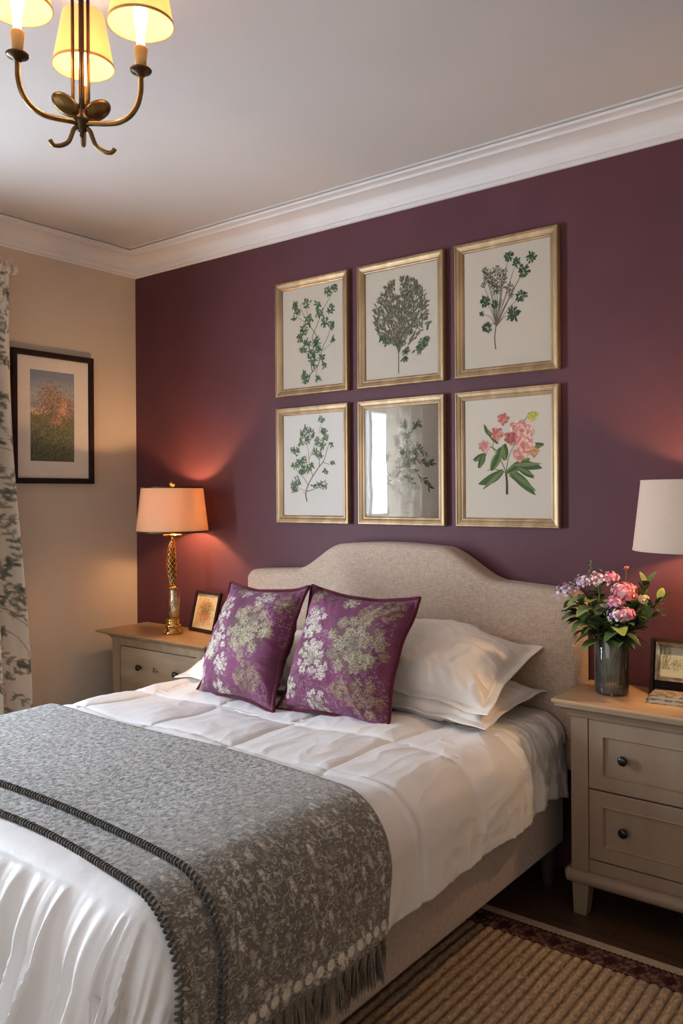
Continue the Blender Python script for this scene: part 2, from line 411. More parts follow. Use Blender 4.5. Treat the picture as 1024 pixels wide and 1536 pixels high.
def rug_mat():
    m, nt, b = nodes('ribbed_jute'); L = nt.links.new
    tc = nt.nodes.new('ShaderNodeTexCoord')
    mp = nt.nodes.new('ShaderNodeMapping'); mp.inputs['Scale'].default_value = (1, .35, 1); L(tc.outputs['Object'], mp.inputs['Vector'])
    n = nt.nodes.new('ShaderNodeTexNoise'); n.inputs['Scale'].default_value = 150; n.inputs['Detail'].default_value = 5; L(mp.outputs[0], n.inputs['Vector'])
    at = nt.nodes.new('ShaderNodeAttribute'); at.attribute_name = 'Col'
    r = nt.nodes.new('ShaderNodeMapRange'); r.inputs['From Min'].default_value = .3; r.inputs['From Max'].default_value = .7; r.inputs['To Min'].default_value = .6; r.inputs['To Max'].default_value = 1.35; L(n.outputs['Fac'], r.inputs['Value'])
    v = nt.nodes.new('ShaderNodeVectorMath'); v.operation = 'SCALE'; L(at.outputs['Color'], v.inputs[0]); L(r.outputs[0], v.inputs['Scale']); L(v.outputs[0], b.inputs['Base Color'])
    b.inputs['Roughness'].default_value = .95; b.inputs['Specular IOR Level'].default_value = .1
    bp = nt.nodes.new('ShaderNodeBump'); bp.inputs['Strength'].default_value = .7; bp.inputs['Distance'].default_value = .003; L(n.outputs['Fac'], bp.inputs['Height']); L(bp.outputs[0], b.inputs['Normal'])
    return m
M['rug'] = rug_mat()

# ------------------------------------------------------------------ room shell
RX, FY, CZ = 4.75, -4.2, 2.70
WY0, WY1, WZ0, WZ1 = -1.95, -2.78, .25, 2.10     # window opening in the left wall
def struct(mb, name, m, **k):
    o = mb.build(name, m, smooth=False, **k); o['kind'] = 'structure'; return o
struct(MB().box((-.25, FY, -.12), (RX+.1, .1, 0)), 'floor', M['floor'])
struct(MB().box((-.25, FY, CZ), (RX+.1, .1, CZ+.1)), 'ceiling', M['ceiling'])
struct(MB().box((-.25, 0, 0), (RX+.1, .1, CZ)), 'wall_back', M['plum'])
wl = MB()
wl.box((-.25, WY0, 0), (0, 0, CZ)); wl.box((-.25, FY, 0), (0, WY1, CZ))
wl.box((-.25, WY1, 0), (0, WY0, WZ0)); wl.box((-.25, WY1, WZ1), (0, WY0, CZ))
struct(wl, 'wall_left', M['beige_wall'])
struct(MB().box((RX, FY, 0), (RX+.1, 0, CZ)), 'wall_right', M['beige_wall'])
# window in the left wall: jamb frame, mullions, glass
w = MB()
for (a, b_) in ((WY0, WY0-.05), (WY1+.05, WY1)):
    w.box((-.16, b_, WZ0), (-.08, a, WZ1))
w.box((-.16, WY1, WZ0), (-.08, WY0, WZ0+.06)); w.box((-.16, WY1, WZ1-.06), (-.08, WY0, WZ1))
ym = (WY0+WY1)/2
w.box((-.15, ym-.02, WZ0), (-.09, ym+.02, WZ1)); w.box((-.15, WY1, 1.2), (-.09, WY0, 1.235))
win = struct(w, 'window_1', M['trim'])
# skirting
def board(pts_yz, axis, a, b_, name, m):
    mb = MB(); n = len(pts_yz)
    vs = []
    for t in (a, b_):
        for d, z in pts_yz:
            vs.append((t, -d, z) if axis == 'x' else (d, t, z))
    fs = [(i, (i+1) % n, n+(i+1) % n, n+i) for i in range(n)] + [tuple(range(n)), tuple(range(2*n-1, n-1, -1))]
    mb.add(vs, fs)
    return struct(mb, name, m)
sk = [(0, 0), (.018, 0), (.018, .11), (.012, .125), (.006, .14), (0, .145)]
board(sk, 'x', 0, RX, 'baseboard_back', M['plum'])
board(sk, 'y', -.018, WY0, 'baseboard_left', M['trim'])

# cornice: mitred sweep, profile (distance from wall, drop below ceiling)
prof = [(0, .113), (.010, .113), (.016, .108), (.016, .100), (.022, .097)]
for k in range(9):                                                   # the big cove
    a = k/8*PI/2
    prof.append((.024+.082*(1-math.cos(a)), .095-.062*math.sin(a)))
prof += [(.110, .033), (.112, .024), (.118, .021)]
for k in range(7):                                                   # outer bead
    a = -PI/2+k/6*PI
    prof.append((.132+.010*math.cos(a)*1.2, .012-.009*math.sin(a)*-1 if False else .0125-.0085*math.sin(a)))
prof += [(.142, .004), (.150, .003), (.150, 0), (0, 0)]
mb = MB(); n = len(prof)
path = [lambda d: (RX, -d), lambda d: (d, -d), lambda d: (d, FY)]
vs = []
for pf in path:
    for d, h in prof:
        x, y = pf(d); vs.append((x, y, CZ-h))
fs = []
for i in range(2):
    for k in range(n):
        l = (k+1) % n
        fs.append((i*n+k, i*n+l, (i+1)*n+l, (i+1)*n+k))
fs += [tuple(range(n)), tuple(range(3*n-1, 2*n-1, -1))]
mb.add(vs, fs)
o = mb.build('trim_1', M['trim'], smooth=True, angle=38); o['kind'] = 'structure'

# ------------------------------------------------------------------ bed
BX0, BX1, TOP = .95, 2.53, .595
bed = empty('bed', (1.74, -1.05, 0), 'upholstered double bed with curved oatmeal linen headboard against the plum wall', 'bed')
o = bevel(MB().box((BX0, -1.99, .138), (BX1, -.112, .352)).build('bed_base', M['base'], bed, smooth=False), .018, 3)
o = bevel(MB().box((BX0+.02, -1.97, .352), (BX1-.02, -.114, .565)).build('mattress', M['sheet'], bed, smooth=False), .06, 5)
for lx in (BX0+.06, BX1-.04):
    for ly in (-1.9, -.17):
        MB().lathe([(.017, 0), (.019, .01), (.030, .12), (.030, .139)], (lx, ly, 0), 20).build('leg', M['dark_leg'], bed, angle=40)
# headboard outline
def hb_z(x):
    u = abs(x-1.762)
    if u < .24: z = 1.184-.02*(u/.24)**2*.5
    elif u < .52:
        t = (u-.24)/.28; t = t*t*(3-2*t); z = 1.174-(1.174-1.052)*t
    else:
        t = (u-.52)/.30; z = 1.052-.018*t
    e = .819-u; r = .05
    if e < r: z -= r-math.sqrt(max(r*r-(r-e)**2, 0))
    return z
hb = MB()
NXh, NZh = 170, 60
def hb_edge(x, z):
    slope = (hb_z(min(x+.004, 2.58))-hb_z(max(x-.004, .944)))/.008
    dz = (hb_z(x)-z)/math.sqrt(1+min(abs(slope), 3)**2)
    return max(0, min(dz, x-.943, 2.581-x))
def hb_pos(front):
    def f(u, v):
        # denser columns near the ends
        uu = u+(-math.sin(2*PI*u)*.06); x = .943+1.638*uu
        vv = v if v < .5 else v
        vv = 1-(1-v)**1.7
        z = .40+(hb_z(x)-.40)*vv
        d = hb_edge(x, z); r = .032
        y = r-math.sqrt(max(0, r*r-(r-min(d, r))**2))
        return (x, -.110+y, z) if front else (x, -.012, z)
    return f
hb.grid(hb_pos(True), NXh, NZh); nfront = len(hb.v)
hb.grid(hb_pos(False), NXh, NZh, flip=True)
# rim
W = NXh+1
def rim(seq):
    for a, b_ in zip(seq, seq[1:]):
        hb.f.append((a, b_, b_+nfront, a+nfront)); hb.m.append(0)
rim([NZh*W+i for i in range(W)][::-1]); rim([j*W for j in range(NZh+1)][::-1]); rim([j*W+NXh for j in range(NZh+1)])
rim(list(range(W)))
hb.build('headboard', M['headboard'], bed, angle=70)
for sx_ in (1.15, 2.37):
    MB().box((sx_-.03, -.075, .138), (sx_+.03, -.045, .45)).build('headboard_strut', M['dark_leg'], bed, smooth=False)
# piping along the headboard's front edge
pts = [(.947, -.076, .45+.05*i) for i in range(0, 11)] + [(x, -.076, hb_z(x)-.002) for x in np.linspace(.95, 2.574, 120)] + [(2.577, -.076, .95-.05*i) for i in range(0, 11)]

# ---- cloth draped over the bed
def drape(u, v, off=0, x0=.935, x1=2.555, y0=-2.0, top=TOP, r=.13, flare=.06, maxd=.62):
    """cloth coordinates (u across, v along, metres) -> point lying over the mattress box"""
    qx = min(max(u, x0+r), x1-r); qy = max(v, y0+r)
    dx, dy = u-qx, v-qy
    d = math.hypot(dx, dy)
    if d < 1e-6: return Vector((u, v, top+off)), 0, (0, 0)
    nx, ny = dx/d, dy/d
    q = PI*r/2
    if d > .2: d = .2+(maxd-.2)*math.tanh((d-.2)/(maxd-.2)*1.0) if d > .45 else d
    if d < q:
        a = d/r; R = (r+off)
        return Vector((qx+nx*R*math.sin(a), qy+ny*R*math.sin(a), top-r+R*math.cos(a))), 0, (nx, ny)
    h = d-q
    fl = flare*h
    return Vector((qx+nx*(r+off+fl), qy+ny*(r+off+fl), top-r-h)), h, (nx, ny)

def puff(u, v):
    seam = 9
    for s in (1.12, 1.48, 1.86, 2.26): seam = min(seam, abs(u-s-.012*math.sin(v*9+s*3)))
    if v < -1.85: return min(9, .1+seam+(-1.85-v))
    for s in (-.50, -.80, -1.12, -1.5): seam = min(seam, abs(v-s-.012*math.sin(u*8+s*5)))
    return seam
def foldf(t, seed=0):
    a = 0
    for k, (f, w, ph) in enumerate(((14.3, .7, .3), (31.1, .9, 1.7), (53.7, .5, 4.1), (84.0, .22, 2.2))):
        s = math.sin(t*f+ph+seed+.9*math.sin(t*f*.37+seed))
        a += w*(1-2*abs(s)**.75)
    return a*.42
def crease(x, y, z=0):
    """sharp-crested cloth creases, 0..1"""
    q = Vector((x+.25*noise.noise(Vector((x*2, y*2, z))), y+.25*noise.noise(Vector((x*2, y*2, z+5))), z))
    return (1-min(1, abs(noise.noise(q))*2.6))**3+.5*(1-min(1, abs(noise.noise(q*2.3))*2.6))**3
def softfold(t, seed=0):
    return .5*(math.sin(t*11+seed)+.6*math.sin(t*23+1.3*seed+1)+.3*math.sin(t*41+seed*2)+.4*noise.noise(Vector((t*9, seed, 0))))
def duvet_pt(u, v):
    p, h, nn = drape(u, v, .012, flare=.035)
    seam = puff(u, v)
    k = 1-math.exp(-seam/.045)
    up = .012*k-.0055*math.exp(-(seam/.0085)**2)-.002
    foot = max(0, -nn[1]-.45)/.55 if nn != (0, 0) else 0
    side = abs(nn[0]) if nn != (0, 0) else 0
    # wrinkles on the top
    w = noise.noise(Vector((u*3.1, v*4.2, 1.3)))*.012+noise.noise(Vector((u*9, v*7, 4.4)))*.004
    w += noise.noise(Vector((u*26, v*9, 2.2)))*.0022
    if -1.95 < v < -1.15: w *= .35; up *= .7
    elif v > -1.95: w += .0045*crease(u*5.5, v*2.6, 3)*(1 if u > 1.9 else .6)
    edge = min(1, max(0, (v+2.0)/.3))
    if h <= 0 and foot == 0 and side == 0:
        p.z += up+w
        # gathered creases starting on the top near the foot
        g = 0
        return p
    n3 = Vector((nn[0], nn[1], 0))
    blend = min(1, h/.1)
    amt = (up+w)*(1-.5*blend)
    c = min(1, math.hypot(*(max(u-(2.555-.13), .935+.13-u, 0), max(-2.0+.13-v, 0)))/(.13*PI/2))
    p += Vector((nn[0]*math.sin(c*PI/2), nn[1]*math.sin(c*PI/2), math.cos(c*PI/2)))*amt
    # folds hanging at the foot
    if foot > 0:
        hh = h+max(0, c-.35)*.12
        amp = .085*min(1, hh/.30)**.75*foot
        s = u+.35*h+(v if side > .3 else 0)*0
        tt = u if side < .05 else u+.9*math.atan2(-nn[1], nn[0])*-.25
        p += n3*(amp*(.35+foldf(tt+.18*h))+.20*h*foot)
        p.z += amp*.25*foldf(tt+.18*h)*(1-min(1, h/.1))
    if side > 0 and foot < .5:
        amp = .012*min(1, h/.2)*(1-foot)
        p += n3*(amp*(softfold(v*1.1+.1*h, 2)+.3)+.007*min(1, h/.08)*crease(v*9, h*3, 9))
        p.z += .008*math.sin(v*7+.6)*min(1, h/.2)
    return p
NU, NV = 430, 300
U0, U1, V0, V1 = .935-.20, 2.555+.205, -2.0-.42, -.435
mb = MB()
def dpos(a, b_):
    u = U0+(U1-U0)*a
    v = V0+(V1-V0)*b_
    # head hem is a little wavy and drawn back at the near side
    v += b_**8*(.02*math.sin(u*5)-.05*max(0, (u-2.3)/.4))
    p = duvet_pt(u, v)
    e = max(0, (b_-.955)/.045)
    p.z -= .016*e*e if u < 2.45 else 0
    return p
mb.grid(dpos, NU, NV)
du = mb.build('duvet', M['duvet'])
solid(du, .012)
tag(du, 'white quilted duvet spread over the bed, falling in folds at the foot', 'duvet')

# fitted sheet hanging at the head end, behind the duvet hem
def sheet_pt(a, b_):
    u = (.935-.20)+(2.02-.0)*a; v = -.80+.675*b_
    u = .935-.17+(1.62+.37)*a
    p, h, nn = drape(u, v, .004, x0=.945, x1=2.535, y0=-5, r=.10, flare=.10)
    n3 = Vector((nn[0], nn[1], 0))
    k = min(1, h/.12)
    p += n3*(.020*k*(.1+softfold(v*2.3+.3*h, 5)))
    p.z += .006*noise.noise(Vector((u*5, v*5, 7)))
    p += (n3+Vector((0, 0, .5)))*.010*crease(v*11, (u+h)*4, 4)
    if b_ > .93 and h > 0: p.x -= .02*(b_-.93)/.07
    p.z += .03*k*math.sin(v*14)*.5
    return p
mb = MB().grid(sheet_pt, 200, 90)
o = solid(mb.build('fitted_sheet', M['sheet']), .003)
tag(o, 'rumpled white bed sheet hanging beside the headboard, beyond the duvet hem', 'sheet')

# ---- throw
def throw_pt(u, v, off):
    p, h, nn = drape(u, v, off, r=.14, flare=.045, x1=2.551, y0=-4)
    w = noise.noise(Vector((u*2.6, v*3.4, 8)))*.008+.0075
    if h <= 0 and nn == (0, 0): p.z += w
    else:
        c = min(1, (abs(u-1.745)-.81+.14)/(.14*PI/2)); c = max(0, c)
        p += Vector((nn[0]*math.sin(c*PI/2), 0, math.cos(c*PI/2)))*w
        if h > 0: p += Vector((nn[0], 0, 0))*(.010*min(1, h/.15)*math.sin(v*13+1.2))
    return p
TU0, TU1 = .72, 2.755
def throw_layer(name, v0, v1, off, parent, stitch):
    mb = MB(); uvs = []
    NU, NV = 220, 70
    def cc(a, b_):
        u = TU0+(TU1-TU0)*a
        k = (max(0, u-2.0)/.76)**2
        va = v0-.10*k; vb = v1-.10*k**1.0
        v = va+(vb-va)*b_+.006*math.sin(u*7)
        return u, v
    def pos(a, b_):
        u, v = cc(a, b_); uvs.append((u, v)); return throw_pt(u, v, off)
    mb.grid(pos, NU, NV)
    o = solid(mb.build(name, M['throw'], parent, uvs=uvs), .007)
    if stitch:
        st = MB()
        pts = []
        N = 2280
        for i in range(N+1):
            u, v = cc(i/N, 0)
            p = throw_pt(u, v, off)
            q = throw_pt(*cc(min(1, (i+1)/N), 0), off) if i < N else p
            ang = i/N*2*PI*190
            n3 = Vector((0, 1, 0))
            up = Vector((0, 0, 1)) if u < 2.4 else Vector((1, 0, 0)) if u > 2.65 else Vector((math.sin((u-2.4)/.25*PI/2), 0, math.cos((u-2.4)/.25*PI/2)))
            p = p - up*.0035 + Vector((0, math.cos(ang)*.0070, 0)) + up*math.sin(ang)*.0060
            pts.append(p)
        st.tube(pts, .0028, 5)
        st.build('blanket_stitch', M['throw_edge'], o)
    return o, cc
thr = empty('throw_blanket', (1.75, -1.5, TOP), 'grey heathered wool throw with stitched edges and tassels laid across the foot of the bed', 'throw blanket')
lo, cclo = throw_layer('lower_layer', -1.875, -1.30, .022, thr, True)
up_, ccup = throw_layer('upper_layer', -1.775, -1.215, .033, thr, True)
# tassels along the hanging hem
def tassel_mesh(seed):
    r = random.Random(seed); mb = MB()
    mb.lathe([(.0, .0), (.006, -.002), (.008, -.010), (.006, -.018), (.005, -.021)], (0, 0, 0), 8)
    for k in range(22):
        a = r.random()*2*PI; q = r.random()**.5
        x, y = math.cos(a)*q, math.sin(a)*q
        ln = .062+.02*r.random(); sw = r.uniform(-.004, .004)
        mb.tube([(x*.004, y*.004, -.016), (x*.009, y*.008, -.035), (x*.011+sw, y*.009, -.016-ln*.6), (x*.013+sw*1.5, y*.010, -.016-ln)], [.0022, .0021, .0018, .0007], 4)
    return mb
ref = None
va, vb = ccup(1, 0)[1], ccup(1, 1)[1]
NT = 18
protos = []
for s in range(3):
    protos.append(tassel_mesh(s))
built = []
for i in range(NT):
    v = va+(vb-va)*(i+.5)/NT
    p = throw_pt(TU1, v, .033)
    if i < 3:
        o = protos[i].build('tassel', M['tassel'])
        o.parent = thr; built.append(o)
    else:
        o = built[i % 3].copy(); COL.objects.link(o); o.parent = thr
    o.matrix_parent_inverse = Matrix()
    o.location = Vector((p.x-.004, p.y, p.z+.006))-Vector(thr.location)
    o.rotation_euler = (rnd.uniform(-.12, .12), rnd.uniform(-.1, .04), rnd.random()*6)

# ------------------------------------------------------------------ pillows
def pillow_mesh(wd, dp, th, flange=.035, n=56, seed=0, pinch=.05, wr=.006):
    """local coords: x width, y depth, z thickness"""
    mb = MB()
    fx, fy = flange/(wd/2), flange/(dp/2)
    def f(s):
        def g(a, b_):
            u, v = a*2-1, b_*2-1
            ui, vi = min(1, abs(u)/(1-fx)), min(1, abs(v)/(1-fy))
            t = (max(0, 1-ui**2.4)**.55)*(max(0, 1-vi**2.4)**.55)
            px = 1-pinch*(1-v*v)*abs(u)**3; py = 1-pinch*(1-u*u)*abs(v)**3
            x = u*wd/2*px; y = v*dp/2*py
            z = s*(t*th/2+.0015)
            nz_ = noise.noise(Vector((x*7+seed, y*7, s*3)))*wr*2*(.3+t)+noise.noise(Vector((x*20+seed, y*20, s*3)))*wr*.5
            # creases radiating from the corners
            c = abs(u*v)**1.5
            ang = math.atan2(abs(v)*dp, abs(u)*wd)
            cr = c*wr*1.6*math.sin(ang*34+seed)*(1-c)
            cr += t**.4*wr*1.1*crease(x*6+seed, y*9, 2)*(.3+abs(u)**1.5)
            e = (1-t)*.016*noise.noise(Vector((x*9+seed, y*9, 5)))
            return (x, y, z+(nz_+cr)*(s if t > .05 else 0)*min(1, t*3)+e)
        return g
    mb.grid(f(1), n, n); k = len(mb.v); mb.grid(f(-1), n, n, flip=True)
    W = n+1
    ring = [i for i in range(W)]+[j*W+n for j in range(1, W)]+[n*W+i for i in range(n-1, -1, -1)]+[j*W for j in range(n-1, 0, -1)]
    for a, b_ in zip(ring, ring[1:]+ring[:1]):
        mb.f.append((b_, a, a+k, b_+k)); mb.m.append(0)
    return mb
def place(o, loc, rot): o.location = loc; o.rotation_euler = rot
R = math.radians
def pillow(label, loc, rot, wd=.72, dp=.46, th=.17, seed=0, wr=.007):
    o = pillow_mesh(wd, dp, th, seed=seed, pinch=.075, wr=wr, n=90).build('pillow', M['pillow'])
    place(o, loc, rot); tag(o, label, 'pillow'); return o
pillow('white sateen pillow lying flat under another, on the right of the bed', (2.11, -.335, .665), (R(5), R(2), R(-1)), th=.13, seed=3)
pillow('plump white sateen pillow leaning on top, right of the floral cushions', (2.095, -.325, .772), (R(21), R(4), R(1)), th=.23, seed=11, wr=.012)
pillow('white pillow behind the left floral cushion, its end showing by the oak nightstand', (1.33, -.36, .70), (R(20), R(-2), R(0)), th=.15, seed=23)

# ---- floral cushions (pattern painted into vertex colours)
def cushion_canvas(blobs, seed, N=240):
    r = np.random.RandomState(seed)
    yy, xx = np.mgrid[0:N, 0:N]/(N-1)
    def fn(sc, sd):
        rr = np.random.RandomState(sd); g = rr.rand(sc+2, sc+2)
        X = xx*sc; Y = yy*sc; xi = X.astype(int); yi = Y.astype(int); fx = X-xi; fy = Y-yi
        fx = fx*fx*(3-2*fx); fy = fy*fy*(3-2*fy)
        return g[yi, xi]*(1-fx)*(1-fy)+g[yi, xi+1]*fx*(1-fy)+g[yi+1, xi]*(1-fx)*fy+g[yi+1, xi+1]*fx*fy
    img = np.zeros((N, N, 3))
    base = np.array(s2l((128, 66, 100))); dark = np.array(s2l((84, 40, 60)))
    t = (.5*fn(5, seed)+.3*fn(14, seed+1)+.2*fn(60, seed+2))[..., None]
    img[:] = base*(1-t)+dark*t
    # faint pale speckle over the ground
    sp = (fn(130, seed+3) > .70) & (fn(7, seed+4) > .42)
    img[sp] = img[sp]*.5+np.array(s2l((170, 140, 150)))*.5
    def put(px, py, c, m_):
        if 0 <= px < N and 0 <= py < N: img[py, px] = img[py, px]*(1-m_)+c*m_
    extra = [(r.rand(), r.rand(), .03+.025*r.rand(), r.choice(['w', 'd', 'd'])) for _ in range(9)]
    for (cx, cy, rad, kind) in extra+[(a_, b_, c_*1.14, d_) for a_, b_, c_, d_ in blobs]:
        col = np.array(s2l({'w': (232, 222, 202), 'g': (196, 188, 150), 'd': (176, 152, 122)}[kind]))
        if kind != 'w':
            ang_ = np.arctan2(yy-cy, xx-cx); lob = 1+.16*np.sin(ang_*7+seed)+.10*np.sin(ang_*12+1)
            d = np.hypot(xx-cx, yy-cy)/lob; k = np.clip(1-(d/rad)**4, 0, 1)[..., None]*.62*(.6+.6*fn(40, seed+9)[..., None])
            img[:] = img*(1-np.clip(k, 0, 1))+np.array(s2l((92, 84, 60) if kind == 'g' else (88, 58, 50)))*np.clip(k, 0, 1)
        # florets: rings of little speckled rosettes
        subs = []
        for ringr, cnt in ((0, 1), (.42, 6), (.82, 11 if kind != 'w' else 9)):
            for q in range(cnt):
                a = 2*PI*q/max(cnt, 1)+r.rand()*.5; rr_ = ringr*rad*(.88+.24*r.rand())
                subs.append((cx+math.cos(a)*rr_, cy+math.sin(a)*rr_, rad*(.20+.10*r.rand())))
        for (sx, sy, sr) in subs:
            nd = int(16+(sr*N)**2*(2.6 if kind == 'w' else 1.9)); petals = 5+r.randint(3); ph = r.rand()*6
            dark_ = r.rand() < .25
            for _ in range(nd):
                a = r.rand()*2*PI; q = r.rand()**.6*sr*(.62+.38*abs(math.cos(a*petals/2+ph)))
                s_ = .55+.5*r.rand()
                c_ = col*s_*(.6 if dark_ else 1)
                put(int((sx+math.cos(a)*q)*(N-1)), int((sy+math.sin(a)*q)*(N-1)), c_, .5+.5*r.rand()*(1 if kind == 'w' else .85))
            for _ in range(int(nd*.22)):
                a = r.rand()*2*PI; q = r.rand()*sr
                put(int((sx+math.cos(a)*q)*(N-1)), int((sy+math.sin(a)*q)*(N-1)), np.array(s2l((84, 66, 62))), .6)
    return img
def cushion(label, loc, rot, blobs, seed, sz=.475):
    n = 210; img = cushion_canvas(blobs, seed)
    mb = pillow_mesh(sz, sz, .18, flange=.012, n=n, seed=seed, pinch=.12, wr=.005)
    N = img.shape[0]; W = n+1; cs = []
    for side in range(2):
        for j in range(W):
            for i in range(W):
                cs.append(tuple(img[min(N-1, int(j/n*(N-1)+.5)), min(N-1, int(i/n*(N-1)+.5))]) if side == 0 else s2l((70, 24, 38)))
    mb.c = cs
    t = empty('floral_cushion', loc, label, 'cushion', rot=rot)
    front = mb
    o = front.build('cushion_cover', [M['cushion']], None); o.parent = t
    # piped maroon edge
    pts = []
    Wd = W
    ring = [i for i in range(Wd)]+[j*Wd+n for j in range(1, Wd)]+[n*Wd+i for i in range(n-1, -1, -1)]+[j*Wd for j in range(n-1, 0, -1)]
    for idx in ring[::4]:
        p = Vector(mb.v[idx]); p.z -= .002; p.x *= 1.008; p.y *= 1.008; pts.append(p)
    e = MB().tube(pts, .0065, 8, closed=True).build('piping', M['maroon'], None); e.parent = t
    return t
cushion('purple floral cushion with cream flower heads, nearer the left bedside lamp', (1.475, -.625, .815), (R(66), R(-2), R(-7)),
        [(.25, .72, .11, 'w'), (.68, .86, .085, 'w'), (.42, .93, .07, 'w'), (.64, .57, .19, 'g'), (.30, .46, .10, 'w'), (.22, .37, .07, 'w'), (.42, .27, .08, 'w'),
         (.09, .20, .10, 'w'), (.40, .05, .08, 'w'), (.74, .20, .12, 'd'), (.90, .82, .07, 'd'), (.06, .82, .06, 'w'), (.08, .55, .05, 'w')], 31)
cushion('purple floral cushion leaning in front of the stacked pillows, large olive flower head', (1.93, -.605, .815), (R(66), R(2), R(2)),
        [(.22, .70, .12, 'w'), (.30, .43, .12, 'w'), (.42, .33, .07, 'w'), (.66, .56, .21, 'g'), (.12, .17, .075, 'w'), (.42, .08, .09, 'w'), (.82, .20, .12, 'd'),
         (.15, .93, .07, 'd'), (.50, .90, .06, 'w'), (.85, .88, .09, 'd'), (.62, .22, .07, 'd'), (.70, .82, .07, 'd')], 57)

# ------------------------------------------------------------------ nightstands
def panel_front(mb, x0, x1, z0, z1, y, depth=.02, inset=.05, rec=.008, mi=0):
    """shaker drawer front with a recessed bevelled panel, facing -y"""
    a, b_ = inset, inset+.007
    ys = [y, y, y+rec]
    rings = []
    for (i_, yy) in ((0, y+depth), (0, y+.002), (.002, y), (a, y), (a+.003, y-.002), (b_+.001, y+rec), ):
        rings.append([(x0+i_, yy, z0+i_), (x1-i_, yy, z0+i_), (x1-i_, yy, z1-i_), (x0+i_, yy, z1-i_)])
    vs = [p for r in rings for p in r]; fs = []
    for i in range(len(rings)-1):
        for k in range(4):
            l = (k+1) % 4
            fs.append((i*4+k, i*4+l, (i+1)*4+l, (i+1)*4+k))
    fs.append(tuple((len(rings)-1)*4+k for k in range(4)))
    mb.add(vs, fs)
def knob(x, y, z, parent, m=None):
    pr = [(.006, 0), (.006, .008), (.012, .013), (.0155, .019), (.0155, .023), (.012, .027), (.006, .0285), (0, .029)]
    mb = MB(); n = 24; vs = []; fs = []
    for r, d in pr:
        for k in range(n):
            w_ = 2*PI*k/n; vs.append((x+r*math.cos(w_), y-d, z+r*math.sin(w_)))
    for i in range(len(pr)-1):
        for k in range(n):
            l = (k+1) % n; fs.append((i*n+k, (i+1)*n+k, (i+1)*n+l, i*n+l))
    mb.add(vs, fs); return mb.build('knob', m or M['black'], parent, angle=50)

# right-hand painted nightstand
nsx0, nsx1, nsy = 2.640, 3.36, -.318
ns = empty('nightstand', (3.0, -.17, 0), 'taupe painted two-drawer nightstand with black knobs to the right of the bed', 'nightstand')
def slab(rings, name, m, parent):
    """stack of rectangular rings (x0,x1,y0,y1,z)"""
    vs = []; fs = []
    for (x0, x1, y0, y1, z) in rings: vs += [(x0, y0, z), (x1, y0, z), (x1, y1, z), (x0, y1, z)]
    for i in range(len(rings)-1):
        for k in range(4):
            l = (k+1) % 4; fs.append((i*4+k, i*4+l, (i+1)*4+l, (i+1)*4+k))
    fs += [(3, 2, 1, 0), tuple((len(rings)-1)*4+k for k in range(4))]
    return MB().add(vs, fs).build(name, m, parent, smooth=False)
yb = -.022
def ring(e, z): return (nsx0-e, nsx1+e, nsy-e, yb, z)
o = slab([ring(.040, .698), ring(.046, .700), ring(.048, .706), ring(.046, .712)], 'top', M['painted_top'], ns)
slab([ring(.004, .652), ring(.008, .655), ring(.012, .664), ring(.022, .676), ring(.034, .684), ring(.040, .688), ring(.040, .698)], 'cornice', M['painted'], ns)
cs = MB()
cs.box((nsx0, nsy, .15), (nsx0+.058, yb, .652)); cs.box((nsx1-.058, nsy, .15), (nsx1, yb, .652))
cs.box((nsx0+.058, nsy+.004, .64), (nsx1-.058, yb, .652)); cs.box((nsx0+.058, nsy+.004, .15), (nsx1-.058, yb, .192))
cs.box((nsx0+.058, -.29, .192), (nsx1-.058, yb, .64))
bevel(cs.build('carcass', M['painted'], ns, smooth=False), .0015, 2)
for (z0, z1) in ((.196, .421), (.426, .648)):
    mb = MB(); panel_front(mb, nsx0+.060, nsx1-.060, z0, z1, nsy+.001, inset=.045)
    d = mb.build('drawer', M['painted'], ns, smooth=False)
    for kx in (2.815, 3.185): knob(kx, nsy+.008, (z0+z1)/2+.0, d)
# rounded foot rail
rl = MB()
for (a, b_) in (((nsx0-.012, nsy-.004), (nsx1+.012, nsy-.004)), ):
    rl.tube([(a[0], a[1], .132), (a[0]+.004, a[1], .132), (b_[0]-.004, b_[1], .132), (b_[0], b_[1], .132)], [.017, .022, .022, .017], 20)
for xx in (nsx0-.004, nsx1+.004):
    rl.tube([(xx, nsy+.004, .132), (xx, yb, .132)], .021, 16)
rl.build('foot_rail', M['painted'], ns, angle=50)
for lx in (nsx0+.030, nsx1-.030):
    for ly in (nsy+.030, yb-.032):
        mb = MB(); a, b_ = .030, .021
        s_ = 1 if lx < 3 else -1
        vs = []
        for (h, z, dx) in ((b_, 0, -.006*s_), (a, .125, 0)):
            vs += [(lx-h+dx, ly-h, z), (lx+h+dx, ly-h, z), (lx+h+dx, ly+h, z), (lx-h+dx, ly+h, z)]
        mb.add(vs, [(3, 2, 1, 0), (4, 5, 6, 7), (0, 1, 5, 4), (1, 2, 6, 5), (2, 3, 7, 6), (3, 0, 4, 7)])
        bevel(mb.build('leg', M['painted'], ns, smooth=False), .002, 2)

